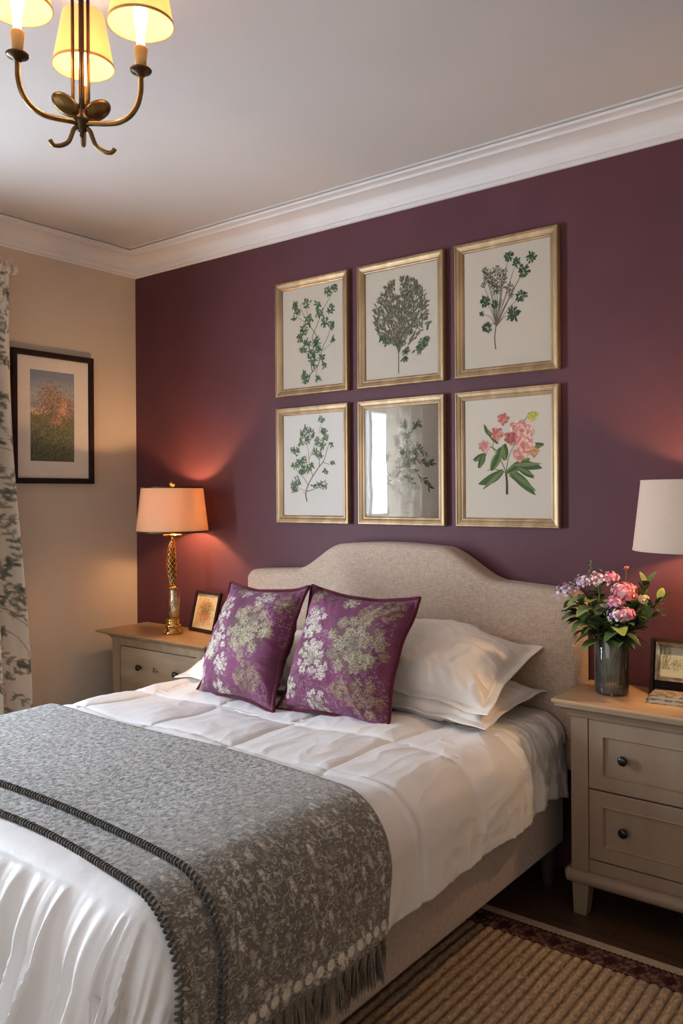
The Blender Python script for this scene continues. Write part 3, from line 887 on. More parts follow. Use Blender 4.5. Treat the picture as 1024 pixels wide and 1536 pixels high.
# left-hand limed oak nightstand
lx0, lx1, ly = .165, .855, -.290
ns2 = empty('nightstand', (.51, -.16, 0), 'limed oak nightstand with black knob in the corner left of the bed', 'nightstand')
def ring(e, z): return (lx0-e, lx1+e, ly-e, yb, z)
slab([ring(.045, .684), ring(.060, .690), ring(.062, .696), ring(.052, .700)], 'top', M['oak_top'], ns2)
slab([ring(.004, .655), ring(.006, .662), ring(.016, .672), ring(.034, .680), ring(.036, .684)], 'cornice', M['oak'], ns2)
cs = MB()
cs.box((lx0, ly, .10), (lx0+.058, yb, .655)); cs.box((lx1-.058, ly, .10), (lx1, yb, .655))
cs.box((lx0+.058, ly+.002, .625), (lx1-.058, yb, .655)); cs.box((lx0+.058, ly+.002, .10), (lx1-.058, yb, .16)); cs.box((lx0+.058, -.265, .16), (lx1-.058, yb, .63))
bevel(cs.build('carcass', M['oak'], ns2, smooth=False), .0015, 2)
for (z0, z1) in ((.164, .385), (.390, .621)):
    mb = MB(); mb.box((lx0+.061, ly+.004, z0), (lx1-.061, ly+.024, z1))
    d = bevel(mb.build('drawer', M['oak_h'], ns2, smooth=False), .002, 2)
    for kx in (.385, .66): knob(kx, ly+.005, z0+.14, d)
    # small triangular drop pull beside the knob
    px_, pz_ = .505, z0+.135
    MB().tube([(px_-.014, ly-.001, pz_+.016), (px_+.022, ly-.003, pz_), (px_-.014, ly-.003, pz_-.004)], .0022, 6, closed=True).build('drop_pull', M['brass_dark'], d)
for lx in (lx0+.032, lx1-.032):
    for lyy in (ly+.032, yb-.032):
        mb = MB(); a, b_ = .028, .020; vs = []
        for (h, z) in ((b_, 0), (a, .10)): vs += [(lx-h, lyy-h, z), (lx+h, lyy-h, z), (lx+h, lyy+h, z), (lx-h, lyy+h, z)]
        mb.add(vs, [(3, 2, 1, 0), (4, 5, 6, 7), (0, 1, 5, 4), (1, 2, 6, 5), (2, 3, 7, 6), (3, 0, 4, 7)])
        mb.build('leg', M['oak'], ns2, smooth=False)

# ------------------------------------------------------------------ table lamps
def shade(name, c, rb, rt, z0, z1, m, parent, trimm):
    mb = MB(); n = 64
    mb.lathe([(rb, z0), (rt, z1), (rt-.002, z1), (rb-.002, z0)], (c[0], c[1], 0), n, closed=True)
    s_ = mb.build(name, m, parent, angle=40)
    t = MB()
    t.lathe([(rb+.0012, z0-.001), (rb+.0008, z0+.006), (rb-.003, z0+.006), (rb-.003, z0-.001)], (c[0], c[1], 0), n, closed=True)
    t.build('lower_trim', trimm, s_, angle=40); t = MB()
    t.lathe([(rt+.001, z1-.005), (rt+.0012, z1+.001), (rt-.003, z1+.001), (rt-.003, z1-.005)], (c[0], c[1], 0), n, closed=True)
    t.build('upper_trim', trimm, s_, angle=40)
    return s_
def lamp_light(name, loc, power, col, rad, parent=None):
    l = bpy.data.lights.new(name, 'POINT'); l.energy = power; l.color = col; l.shadow_soft_size = rad
    o = bpy.data.objects.new(name, l); COL.objects.link(o)
    if parent is not None:
        o.parent = parent; o.location = Vector(loc)-Vector(parent.location)
    else: o.location = loc
    return o
WARM = (1.0, .60, .29)
def S(z):                                   # the slight S bend of the left lamp's column
    t = (z-.78)/.37
    return (.010*math.sin(t*2*PI*.9+.4) if 0 < t < 1.05 else .004, 0)
lc = (.525, -.195)
lp = empty('table_lamp', (lc[0], lc[1], .70), 'table lamp with twisted gold and silver column on the oak nightstand', 'lamp')
pz = .70
MB().lathe([(.0, .0), (.047, .0), (.050, .006), (.048, .014), (.040, .022), (.037, .030), (.041, .036), (.041, .044), (.034, .050), (.030, .060), (.033, .066), (.033, .073), (.025, .080), (.0, .082)],
           (lc[0], lc[1], pz), 36).build('foot', M['gold'], lp, angle=50)
zz = np.linspace(.775, .925, 14)
MB().lathe([(.018+.008*math.sin((z-.775)/.15*PI), z) for z in zz], (lc[0], lc[1], 0), 24, off=S).build('lower_column', M['silver'], lp)
ring_ = MB().lathe([(.020, .922), (.027, .926), (.028, .931), (.024, .936), (.018, .940)], (lc[0], lc[1], 0), 28, off=S); ring_.build('collar', M['gold'], lp)
zz = np.linspace(.936, 1.155, 26)
MB().lathe([(.011+.011*math.sin((z-.936)/.219*PI)**.8, z) for z in zz], (lc[0], lc[1], 0), 20, off=S).build('upper_column', M['brass_dark'], lp)
st = MB()
for (z0, z1, r0, r1, cnt, turns) in ((.775, .925, .018, .009, 4, .55), (.936, 1.155, .0115, .0115, 7, 1.1)):
    for k in range(cnt):
        for sgn in ((1, -1) if z0 > .9 else (1,)):
            pts = []
            for i in range(41):
                t = i/40; z = z0+(z1-z0)*t; a = 2*PI*k/cnt+sgn*turns*2*PI*t
                r_ = r0+r1*math.sin(t*PI)+.0012; dx, dy = S(z)
                pts.append((lc[0]+dx+r_*math.cos(a), lc[1]+dy+r_*math.sin(a), z))
            st.tube(pts, .0028 if z0 < .9 else .0018, 6)
st.build('twisted_strand', M['gold'], lp)
MB().lathe([(.008, 1.150), (.013, 1.154), (.013, 1.160), (.007, 1.165), (.006, 1.178), (.018, 1.182), (.044, 1.186), (.047, 1.190), (.044, 1.194), (.014, 1.196), (.010, 1.205), (.010, 1.24), (.0, 1.24)], (lc[0], lc[1], 0), 30).build('drip_pan', M['gold'], lp, angle=50)
shade('lamp_shade', lc, .178, .152, 1.207, 1.427, M['shade_tan'], lp, M['brass_dark'])
fn_ = MB().lathe([(.003, 1.42), (.010, 1.426), (.006, 1.430), (.012, 1.436), (.016, 1.444), (.011, 1.452), (.0, 1.455)], (lc[0], lc[1], 0), 20)
for k in range(3):
    a = 2*PI*k/3; fn_.tube([(lc[0], lc[1], 1.422), (lc[0]+.151*math.cos(a), lc[1]+.151*math.sin(a), 1.424)], .002, 6)
fn_.tube([(lc[0], lc[1], 1.24), (lc[0]+.05, lc[1], 1.28), (lc[0]+.05, lc[1], 1.37), (lc[0], lc[1], 1.42)], .002, 6)
fn_.build('finial', M['gold'], lp)
MB().lathe([(.0, 1.24), (.012, 1.24), (.014, 1.26), (.028, 1.30), (.026, 1.325), (.014, 1.342), (0, 1.345)], (lc[0], lc[1], 0), 20).build('bulb', M['bulb'], lp)
lamp_light('lamp_glow', (lc[0]+.045, lc[1]+.02, 1.315), 17, WARM, .022, lp)

rc = (3.035, -.235)
rp = empty('table_lamp', (rc[0], rc[1], .712), 'table lamp with ivory drum shade at the right edge above the painted nightstand', 'lamp')
MB().lathe([(0, .0), (.060, .0), (.062, .008), (.052, .016), (.020, .024), (.014, .05), (.018, .10), (.026, .17), (.026, .22), (.016, .30), (.010, .36), (.012, .42), (.012, .45), (.018, .46), (.018, .47), (.009, .48), (.009, .54), (0, .54)], (rc[0], rc[1], .712), 32).build('base', M['gold'], rp, angle=50)
shade('lamp_shade', rc, .205, .180, 1.207, 1.424, M['shade_white'], rp, M['shade_white'])
q = MB()
for k in range(3):
    a = 2*PI*k/3+.5; q.tube([(rc[0], rc[1], 1.416), (rc[0]+.179*math.cos(a), rc[1]+.179*math.sin(a), 1.420)], .002, 6)
q.lathe([(.003, 1.41), (.010, 1.43), (.0, 1.445)], (rc[0], rc[1], 0), 16); q.tube([(rc[0], rc[1], 1.25), (rc[0]+.05, rc[1], 1.30), (rc[0]+.05, rc[1], 1.38), (rc[0], rc[1], 1.416)], .002, 6)
q.build('harp', M['gold'], rp)
MB().lathe([(.0, 1.25), (.012, 1.25), (.014, 1.27), (.028, 1.31), (.026, 1.335), (.014, 1.352), (0, 1.355)], (rc[0], rc[1], 0), 20).build('bulb', M['bulb'], rp)
lamp_light('lamp_glow', (rc[0], rc[1]+.03, 1.315), 17, WARM, .022, rp)

# ------------------------------------------------------------------ chandelier
H = Vector((2.02, -1.749, 2.289))
ch = empty('chandelier', tuple(H), 'antique brass chandelier with cream candle shades hanging from the ceiling', 'chandelier')
# view-independent layout: three arms 120 degrees apart
aback = 2.50
def arm_dir(k): a = aback+k*2*PI/3; return Vector((math.cos(a), math.sin(a), 0))
AR = .157
for k in range(3):
    d = arm_dir(k); pts = []
    for (r_, z) in ((.0, -.010), (.03, -.012), (.065, -.017), (.098, -.018), (.127, -.007), (.147, .016), (.156, .046), (AR, .072), (AR, .084)):
        pts.append(H+d*r_+Vector((0, 0, z)))
    # smooth the polyline
    def cr(p, m_=6):
        out = []
        for i in range(len(p)-1):
            p0, p1, p2, p3 = p[max(i-1, 0)], p[i], p[i+1], p[min(i+2, len(p)-1)]
            for s_ in range(m_):
                t = s_/m_
                out.append(.5*((2*p1)+(p2-p0)*t+(2*p0-5*p1+4*p2-p3)*t*t+(3*p1-p0-3*p2+p3)*t**3))
        return out+[p[-1]]
    MB().tube(cr(pts), .0062, 12).build('arm', M['brass'], ch)
    e = H+d*AR
    cup = MB().lathe([(.0, .082), (.008, .082), (.010, .088), (.024, .094), (.026, .098), (.023, .101), (.012, .100), (0, .100)], tuple(e), 24)
    cup.build('candle_cup', M['brass_dark'], ch)
    MB().lathe([(.0125, .099), (.0135, .122), (.0155, .140), (.0160, .148), (.014, .152), (0, .153)], tuple(e), 20).build('candle_sleeve', M['candle'], ch)
    MB().lathe([(.0, .150), (.009, .152), (.009, .18), (.015, .215), (.017, .235), (.011, .262), (0, .28)], tuple(e), 16).build('bulb', M['bulb'], ch)
    zb = .205
    mb = MB(); mb.lathe([(.077, zb), (.052, zb+.135), (.0505, zb+.135), (.0755, zb)], tuple(e), 48, closed=True)
    sh = mb.build('candle_shade', M['shade_chand'], ch, angle=40)
    t = MB().lathe([(.0785, zb-.001), (.078, zb+.005), (.075, zb+.005), (.0755, zb-.001)], tuple(e), 48, closed=True)
    t.build('shade_trim', M['candle'], sh, angle=40)
    lamp_light('candle_glow', tuple(e+Vector((0, 0, zb+.05))), 7.5, (1, .69, .40), .014, ch)
    # curled foot below the hub (offset 60 degrees)
for ang in (aback+PI+1.35, aback+PI-1.15):
    d = Vector((math.cos(ang), math.sin(ang), 0)); pts = []
    for (r_, z) in ((.010, -.018), (.020, -.028), (.026, -.045), (.034, -.062), (.050, -.074), (.066, -.078), (.074, -.074), (.078, -.068)):
        pts.append(H+d*r_+Vector((0, 0, z)))
    MB().tube(cr(pts), [.0055]*(len(cr(pts))-3)+[.006, .006, .004], 10).build('curled_foot', M['brass'], ch)
MB().lathe([(0, -.045), (.004, -.042), (.006, -.036), (.004, -.032), (.012, -.026), (.014, -.016), (.020, -.008), (.020, .002), (.012, .010), (.012, .022), (0, .022)], tuple(H), 24).build('hub', M['brass_dark'], ch)
Vd = Vector((math.cos(aback), math.sin(aback), 0))
for a, tw in ((aback+1.75, 1), (aback-1.45, -1), (aback-.5, -1)):
    d = Vector((math.cos(a), math.sin(a), 0)); up = Vector((0, 0, 1))
    lng = (d*.85+up*.52).normalized(); nv = (-Vd*.85-up*.5+d*.15); nv = (nv-lng*nv.dot(lng)).normalized(); wv = nv.cross(lng)
    mb = MB(); vs = []; fs = []; n_ = 28
    for (k_, h_) in ((.0, .004), (.55, .0045), (.85, .003), (1, 0), (.85, -.003), (.55, -.0025), (.0, -.002)):
        for q_ in range(n_):
            w_ = 2*PI*q_/n_; vs.append(H+up*.006+lng*(.044+.036*k_*math.cos(w_))+wv*(.023*k_*math.sin(w_))+nv*(h_-.004*k_*k_))
    for i in range(6):
        for q_ in range(n_):
            l = (q_+1) % n_; fs.append((i*n_+q_, i*n_+l, (i+1)*n_+l, (i+1)*n_+q_))
    mb.add(vs, fs); mb.build('leaf', M['brass'], ch)
for (dx, dy, r_) in ((0, 0, .0065), (-.018, -.012, .0042), (.010, .012, .0042)):
    MB().tube([H+Vector((dx*.5, dy*.5, .01)), H+Vector((dx, dy, .05)), H+Vector((dx, dy, CZ-2.289-.03))], r_, 12).build('rod', M['brass_dark' if r_ > .006 else 'brass'], ch)
MB().lathe([(0, -.045), (.030, -.045), (.035, -.035), (.052, -.012), (.055, 0), (0, 0)], (H.x, H.y, CZ), 32).build('ceiling_rose', M['brass'], ch, angle=50)

# ------------------------------------------------------------------ framed prints
def frame_mesh(mb, x0, x1, z0, z1, prof_, tf, mi=0):
    """prof_: list of (inward distance, height off the wall); tf maps (a, h, z)->world"""
    rings = []
    for d, h in prof_:
        rings.append([tf(x0+d, h, z0+d), tf(x1-d, h, z0+d), tf(x1-d, h, z1-d), tf(x0+d, h, z1-d)])
    vs = [p for r_ in rings for p in r_]; fs = []; n_ = len(rings)
    for i in range(n_):
        j = (i+1) % n_
        for k in range(4):
            l = (k+1) % 4
            fs.append((i*4+k, i*4+l, j*4+l, j*4+k))
    mb.add(vs, fs, mi=mi)
GPROF = [(0, .002), (0, .022), (.003, .026), (.007, .026), (.009, .023), (.012, .0225), (.020, .020), (.026, .0165), (.029, .0165), (.031, .014), (.034, .013), (.036, .010), (.036, .002)]

INK = dict(green=(74, 90, 62), dgreen=(50, 66, 46), olive=(90, 82, 64), brown=(106, 92, 76), grey=(112, 116, 96), sage=(96, 108, 80), pink=(214, 130, 112), rose=(190, 92, 84), leafg=(68, 84, 50), leafy=(100, 110, 66), yellow=(196, 168, 70))
def jit(c, r_, a=.18):
    k = 1+r_.uniform(-a, a); return tuple(min(1, x*k*(1+r_.uniform(-.06, .06))) for x in s2l(c))
class Draw:
    """leaf shapes laid on a sheet of paper; coordinates 0..1 across and up"""
    def __init__(s, x0, x1, z0, z1, y, paper):
        s.x0, s.x1, s.z0, s.z1, s.y = x0, x1, z0, z1, y; s.mb = MB(); s.k = 0
        s.w, s.h = x1-x0, z1-z0; s.asp = s.h/s.w
        s.mb.grid(lambda a, b_: (x0+s.w*a, y, z0+s.h*b_), 1, 1, lambda a, b_: s2l(paper))
    def P(s, u, v, lift): return (s.x0+s.w*u, s.y-.0003-lift, s.z0+s.h*v)
    def leaf(s, u, v, ang, ln, wd, col, curve=0, tip=1):
        s.k += 1; lift = .0000012*s.k
        pts = []; n = 5 if ln < .09 else 9
        L_, R_ = [], []
        for i in range(n+1):
            t = i/n; a = ang+curve*t; x = u+math.cos(ang+curve*t*.5)*ln*t; y = v+math.sin(ang+curve*t*.5)*ln*t/s.asp
            w_ = wd*math.sin(PI*min(1, t*.92+.08))**.8 if tip else wd*math.sin(PI*t)**.5
            L_.append((x-math.sin(a)*w_, y+math.cos(a)*w_/s.asp)); R_.append((x+math.sin(a)*w_, y-math.cos(a)*w_/s.asp))
        vs = [s.P(a, b_, lift) for a, b_ in L_]+[s.P(a, b_, lift) for a, b_ in R_]
        s.mb.add(vs, [(i, i+1, n+1+i+1, n+1+i) for i in range(n)], col)
    def stem(s, pts, w0, w1, col):
        s.k += 1; lift = .0000012*s.k; N = 14; P_ = []
        for i in range(len(pts)-1):
            p0, p1, p2, p3 = [np.array(pts[min(max(j, 0), len(pts)-1)]) for j in (i-1, i, i+1, i+2)]
            for q_ in range(6):
                t = q_/6; P_.append(.5*((2*p1)+(p2-p0)*t+(2*p0-5*p1+4*p2-p3)*t*t+(3*p1-p0-3*p2+p3)*t**3))
        P_.append(np.array(pts[-1])); vs = []
        for i, p in enumerate(P_):
            a = P_[max(i-1, 0)]; b_ = P_[min(i+1, len(P_)-1)]; d = b_-a; d = d/(np.hypot(*d)+1e-9)
            w_ = w0+(w1-w0)*i/(len(P_)-1)
            vs += [s.P(p[0]-d[1]*w_, p[1]+d[0]*w_/s.asp, lift), s.P(p[0]+d[1]*w_, p[1]-d[0]*w_/s.asp, lift)]
        s.mb.add(vs, [(2*i, 2*i+2, 2*i+3, 2*i+1) for i in range(len(P_)-1)], col)

def tufts(D, r_, spots, n, ln, wd, cols, spread=2*PI, up=PI/2, rad=.04, base=None, stemcol='sage', sw=.003):
    for (u, v, *q_) in spots:
        k = q_[0] if q_ else 1
        for i in range(int(n*k*1.5)):
            a = up+r_.uniform(-spread/2, spread/2); rr = rad*k*r_.random()**.5; b_ = r_.uniform(0, 2*PI)
            D.leaf(u+math.cos(b_)*rr, v+math.sin(b_)*rr/D.asp, a, ln*r_.uniform(.45, .95), wd*r_.uniform(.5, .85), jit(INK[r_.choice(cols)], r_))

def draw_1(D):
    r_ = random.Random(1); g = s2l(INK['green'])
    D.stem([(.33, .05), (.45, .12), (.60, .22), (.66, .36), (.76, .48), (.80, .56)], .008, .003, g)
    D.stem([(.50, .15), (.48, .28), (.60, .42), (.55, .52), (.45, .62), (.35, .74), (.30, .84)], .007, .003, g)
    D.stem([(.58, .42), (.50, .48), (.58, .60), (.66, .72), (.78, .84), (.82, .90)], .006, .003, g)
    D.stem([(.45, .62), (.42, .74), (.40, .84)], .004, .002, g); D.stem([(.40, .64), (.28, .70), (.22, .75)], .004, .002, g)
    D.stem([(.60, .22), (.56, .12), (.60, .08)], .004, .002, g); D.stem([(.50, .30), (.36, .36)], .004, .002, g); D.stem([(.50, .40), (.38, .46)], .004, .002, g)
    D.stem([(.66, .34), (.80, .40), (.86, .44)], .003, .002, g)
    tufts(D, r_, [(.22, .84), (.26, .77, .8), (.20, .70, .6), (.41, .83), (.60, .80, .9), (.62, .72, 1.2), (.76, .90), (.86, .93, .9), (.80, .74, 1.1), (.45, .66, 1.2),
                  (.36, .57, 1.2), (.30, .50, .9), (.70, .62, 1.1), (.82, .58, .8), (.42, .44, 1.1), (.56, .44, 1.1), (.34, .38, .9), (.48, .32, 1.1), (.60, .36, .9), (.52, .24, 1),
                  (.66, .28, .6), (.70, .20, .5), (.40, .09, 1), (.36, .13, .7), (.60, .08, .5), (.84, .44, .5)], 20, .058, .014, ['green', 'green', 'dgreen', 'sage'], rad=.05)
def draw_2(D):
    r_ = random.Random(2); g = s2l(INK['olive'])
    D.stem([(.47, .04), (.47, .15), (.47, .30), (.46, .42)], .006, .005, g)
    heads = []
    for i in range(15):
        a = PI/2+(i-7)*.155; R_ = .40+.08*math.cos(i*1.7)
        x, y = .50+math.cos(a)*R_*.85, .36+math.sin(a)*R_*.95
        D.stem([(.47, .22+.01*(i % 3)), (.47+(x-.47)*.4, .22+(y-.22)*.55), (x, y)], .004, .0015, g)
    for i in range(1250):
        a = r_.uniform(0, 2*PI); q_ = r_.random()**.5
        x = .50+math.cos(a)*q_*.36; y = .585+math.sin(a)*q_*.31
        if y < .40 and abs(x-.48) > .22 and r_.random() < .65: continue
        if y > .72 and .42 < x < .50: continue
        ang = math.atan2((y-.15)*D.asp, x-.47)+r_.uniform(-.8, .8)
        D.leaf(x, y, ang, r_.uniform(.028, .062), r_.uniform(.005, .0095), jit(INK[r_.choice(['olive', 'brown', 'olive', 'sage'])], r_, .3))
    tufts(D, r_, [(.78, .28, 1.2), (.72, .24, .8), (.84, .32, .8), (.30, .36, 1), (.24, .40, .7), (.86, .45, .5), (.56, .24, .6), (.54, .17, .5), (.40, .34, .6)], 15, .07, .014, ['olive', 'sage', 'dgreen'], spread=3.4, up=-.8, rad=.04)
def draw_3(D):
    r_ = random.Random(3); g = s2l(INK['brown'])
    D.stem([(.38, .15), (.37, .25), (.39, .36), (.42, .46), (.46, .56)], .007, .004, s2l(INK['olive']))
    sp = [(.53, .90, 1), (.62, .84, .9), (.79, .86, 1), (.70, .76, 1.1), (.30, .76, 1.5), (.40, .80, 1), (.26, .82, .8), (.46, .72, 1.1), (.36, .70, 1.1), (.24, .70, .6), (.48, .78, .7), (.40, .64, 1),
          (.54, .64, 1), (.68, .56, 1.1), (.26, .56, 1), (.37, .52, .8), (.58, .42, 1.3), (.28, .34, 1), (.56, .58, .6), (.22, .46, .5)]
    for (u, v, k) in sp:
        D.stem([(.39, .34), (.40+(u-.40)*.45, .34+(v-.34)*.45+.03), (u, v)], .0045, .002, jit(INK['olive'], r_))
    for (u, v, k) in sp:
        big = v > .82 or u > .6 or v < .45 or (u < .3 and v < .6) or (u, v) == (.37, .52)
        for i in range(int(30*k)):
            a = 2*PI*i/(30*k)*3+r_.uniform(-.3, .3); q_ = r_.random()*.040*k
            D.leaf(u+math.cos(a)*q_, v+math.sin(a)*q_/D.asp, a, (.038 if big else .034)*k*r_.uniform(.6, 1.1), .011 if big else .006, jit(INK[r_.choice(['dgreen', 'dgreen', 'green'] if big else ['dgreen', 'olive', 'brown'])], r_, .25))
def draw_4(D):
    r_ = random.Random(4); g = s2l(INK['olive'])
    D.stem([(.40, .14), (.38, .22), (.44, .33), (.58, .46), (.68, .54), (.74, .66), (.77, .68)], .009, .003, g)
    D.stem([(.39, .20), (.33, .24)], .005, .002, g); D.stem([(.42, .30), (.34, .38), (.24, .44), (.18, .54)], .005, .002, g)
    D.stem([(.50, .38), (.44, .52), (.42, .66), (.38, .78)], .005, .002, g); D.stem([(.44, .56), (.52, .68), (.56, .78)], .004, .002, g)
    D.stem([(.60, .47), (.62, .60), (.68, .76), (.68, .84)], .005, .002, g); D.stem([(.40, .24), (.56, .27), (.70, .29)], .005, .002, g)
    D.stem([(.66, .52), (.76, .50), (.82, .51)], .004, .002, g); D.stem([(.60, .80), (.64, .92)], .003, .002, g); D.stem([(.40, .24), (.24, .28)], .003, .002, g)
    tufts(D, r_, [(.64, .93, .9), (.40, .84, 1.2), (.48, .80, 1.1), (.32, .80, 1), (.40, .74, 1.2), (.30, .72, .6), (.68, .82, 1), (.70, .76, .9), (.58, .72, 1), (.66, .68, .9), (.22, .64, 1.1), (.17, .66, .7), (.60, .58, 1.1), (.54, .62, .8),
                  (.34, .54, 1.1), (.26, .52, 1.1), (.38, .46, 1.2), (.46, .48, 1), (.18, .50, .7), (.30, .44, .8), (.24, .34, 1.1), (.18, .30, 1), (.20, .26, .8), (.70, .43, .6), (.82, .51, .5), (.62, .30, .8), (.70, .29, .8), (.52, .29, .5), (.80, .69, .5)],
          18, .052, .013, ['sage', 'grey', 'green', 'sage'], rad=.045)
def draw_5(D):
    r_ = random.Random(5); g = s2l(INK['dgreen'])
    D.stem([(.42, .36), (.50, .44), (.56, .54), (.58, .66), (.56, .76), (.60, .84)], .006, .003, g)
    for pts in ([(.52, .46), (.66, .42), (.80, .33), (.88, .26)], [(.54, .50), (.70, .52), (.84, .47), (.92, .48)], [(.57, .60), (.70, .62), (.84, .57)], [(.57, .70), (.68, .82), (.74, .83)], [(.48, .42), (.58, .38), (.66, .30)],
                [(.50, .46), (.46, .50)], [(.55, .78), (.52, .84)]):
        D.stem(pts, .004, .002, g)
        P_ = [np.array(p) for p in pts]
        for i in range(26):
            t = r_.random()*(len(P_)-1); j = int(t); p = P_[j]+(P_[min(j+1, len(P_)-1)]-P_[j])*(t-j); d = P_[min(j+1, len(P_)-1)]-P_[j]
            a = math.atan2(d[1]*D.asp, d[0])+r_.choice((-1, 1))*r_.uniform(.3, 1.0)
            D.leaf(p[0], p[1], a, r_.uniform(.05, .085), .009, jit(INK[r_.choice(['dgreen', 'green', 'olive'])], r_, .25))
    tufts(D, r_, [(.52, .60, 1), (.60, .66, 1.3), (.66, .60, 1), (.56, .50, 1.2), (.50, .48, 1), (.62, .50, 1), (.60, .42, .8), (.54, .72, .6)], 16, .062, .012, ['dgreen', 'olive', 'sage'], rad=.05)
    tufts(D, r_, [(.18, .56, .7), (.30, .55, .8), (.24, .47, 1), (.28, .40, 1), (.30, .33, .8), (.12, .62, .5), (.22, .38, .6)], 14, .06, .009, ['sage', 'grey'], rad=.05)
    D.stem([(.26, .24), (.28, .36), (.24, .48), (.14, .60)], .004, .002, s2l(INK['sage']))
def draw_6(D):
    r_ = random.Random(6)
    D.stem([(.50, .20), (.50, .30), (.49, .38)], .014, .011, s2l((70, 64, 44)))
    for pts in ([(.49, .38), (.52, .50), (.58, .60)], [(.50, .37), (.42, .50), (.34, .60), (.40, .74)], [(.49, .38), (.36, .41), (.27, .40)], [(.50, .38), (.62, .44), (.74, .50)], [(.58, .60), (.66, .74), (.74, .84)], [(.40, .56), (.26, .62), (.22, .66)], [(.52, .36), (.60, .31), (.68, .26)]):
        D.stem(pts, .006, .003, s2l((96, 100, 60)))
    for (u, v, a, ln, w_, c) in ((.46, .40, -2.45, .33, .05, 'leafg'), (.52, .40, -.62, .40, .05, 'leafg'), (.50, .38, .45, .30, .05, 'leafy'), (.58, .44, .02, .32, .045, 'leafg'), (.40, .50, 1.1, .14, .05, 'leafg'),
                                 (.48, .48, 1.75, .18, .045, 'leafg'), (.26, .54, -2.6, .17, .035, 'leafg'), (.24, .54, -1.9, .17, .035, 'leafg'), (.72, .58, .05, .20, .035, 'leafg'), (.32, .40, 1.1, .26, .05, 'leafy'),
                                 (.40, .62, 2.4, .2, .025, 'leafy'), (.62, .42, -.45, .22, .035, 'leafg'), (.28, .70, 1.9, .12, .02, 'leafy'), (.70, .74, 2.2, .09, .02, 'leafy')):
        D.leaf(u, v, a, ln, w_, jit(INK[c], r_, .12), curve=r_.uniform(-.5, .2))
        D.leaf(u, v, a, ln*.97, w_*.45, jit(INK['leafg' if c == 'leafy' else 'leafy'], r_, .15), curve=0)
    def bloom(u, v, R_, n_, cols, pl):
        for i in range(n_):
            q_ = 1-i/n_; a = i*2.4+r_.uniform(-.2, .2)
            bc = jit(r_.choice(cols), r_, .10); x_, y_ = u+math.cos(a)*R_*q_*.5, v+math.sin(a)*R_*q_*.5/D.asp; l_ = pl*(.45+.45*q_)
            D.leaf(x_, y_, a, l_*1.06, pl*.36, tuple(k*.72 for k in bc), curve=.5, tip=0)
            D.leaf(x_, y_, a, l_, pl*.31, bc, curve=.5, tip=0)
            D.leaf(x_, y_, a+.1, l_*.55, pl*.12, tuple(k*.82 for k in bc), curve=.3)
    pk = [(214, 158, 140), (200, 134, 118), (224, 178, 158), (190, 116, 104)]
    bloom(.66, .70, .16, 60, pk, .085); bloom(.70, .60, .11, 36, pk, .075); bloom(.54, .66, .06, 16, [(160, 82, 78), (182, 104, 94)], .06)
    bloom(.46, .82, .06, 20, [(180, 98, 88), (200, 124, 108)], .05); bloom(.39, .70, .07, 22, [(180, 98, 88), (206, 134, 112)], .055); bloom(.24, .60, .05, 14, pk, .06)
    bloom(.64, .52, .05, 12, pk, .07); bloom(.80, .54, .04, 12, [(200, 140, 100), (170, 130, 80)], .05); bloom(.79, .83, .05, 20, [(200, 176, 70), (170, 160, 60)], .04)

XS = [(1.066, 1.496), (1.550, 1.988), (2.039, 2.478)]; ZS = [(1.847, 2.3815), (1.255, 1.793)]
draws = [draw_1, draw_2, draw_3, draw_4, draw_5, draw_6]
labels = ['gilt framed print of curling green sprigs, upper row nearest the lamp corner',
          'gilt framed print of a dense olive brown leafy bush, upper middle',
          'gilt framed print of green rosette leaves on one tall stem, upper right',
          'gilt framed print of a grey green branching sprig, lower row nearest the lamp corner',
          'gilt framed glazed print with window glare over dark leafy sprays, lower middle',
          'gilt framed print of pink flowers with broad green leaves, lower right']
GF = [s_ for s_ in range(6)]
gold_var = [(178, 148, 108), (190, 156, 112), (192, 160, 116), (186, 160, 118), (198, 170, 124), (184, 158, 118)]
for i in range(6):
    (x0, x1), (z0, z1) = XS[i % 3], ZS[i//3]
    t = empty('framed_print', ((x0+x1)/2, 0, z0), labels[i], 'picture', 'botanical prints on the plum wall')
    tf = lambda a, h, z: (a, -h, z)
    mb = MB(); frame_mesh(mb, x0, x1, z0, z1, GPROF, tf)
    mb.build('frame', M['gold_frame'], t, smooth=False)
    D = Draw(x0+.033, x1-.033, z0+.033, z1-.033, -.0075, (186, 172, 154) if i < 3 else (204, 196, 186) if i < 5 else (196, 182, 164))  # upper row's paper darker: the dimmer light up there is put into its colour
    draws[i](D)
    D.mb.build('print', M['paint'], t)
    if i == 4:
        MB().add([(x0+.034, -.0125, z0+.034), (x1-.034, -.0125, z0+.034), (x1-.034, -.0125, z1-.034), (x0+.034, -.0125, z1-.034)], [(0, 1, 2, 3)]).build('glass_pane', M['pane'], t)

# landscape on the left wall
py0, py1, qz0, qz1 = -.752, -.290, 1.450, 2.108
lt = empty('framed_landscape', (0, (py0+py1)/2, qz0), 'dark framed landscape of an autumn tree in a wide cream mat by the curtain', 'picture')
tf = lambda a, h, z: (h, a, z)
mb = MB(); frame_mesh(mb, py0, py1, qz0, qz1, [(0, .001), (0, .022), (.003, .026), (.022, .026), (.026, .022), (.028, .010), (.028, .001)], tf)
mb.build('frame', M['black_frame'], lt, smooth=False)
mb = MB(); frame_mesh(mb, py0+.024, py1-.024, qz0+.024, qz1-.024, [(0, .004), (0, .010), (.078, .010), (.080, .006), (.080, .004)], tf)
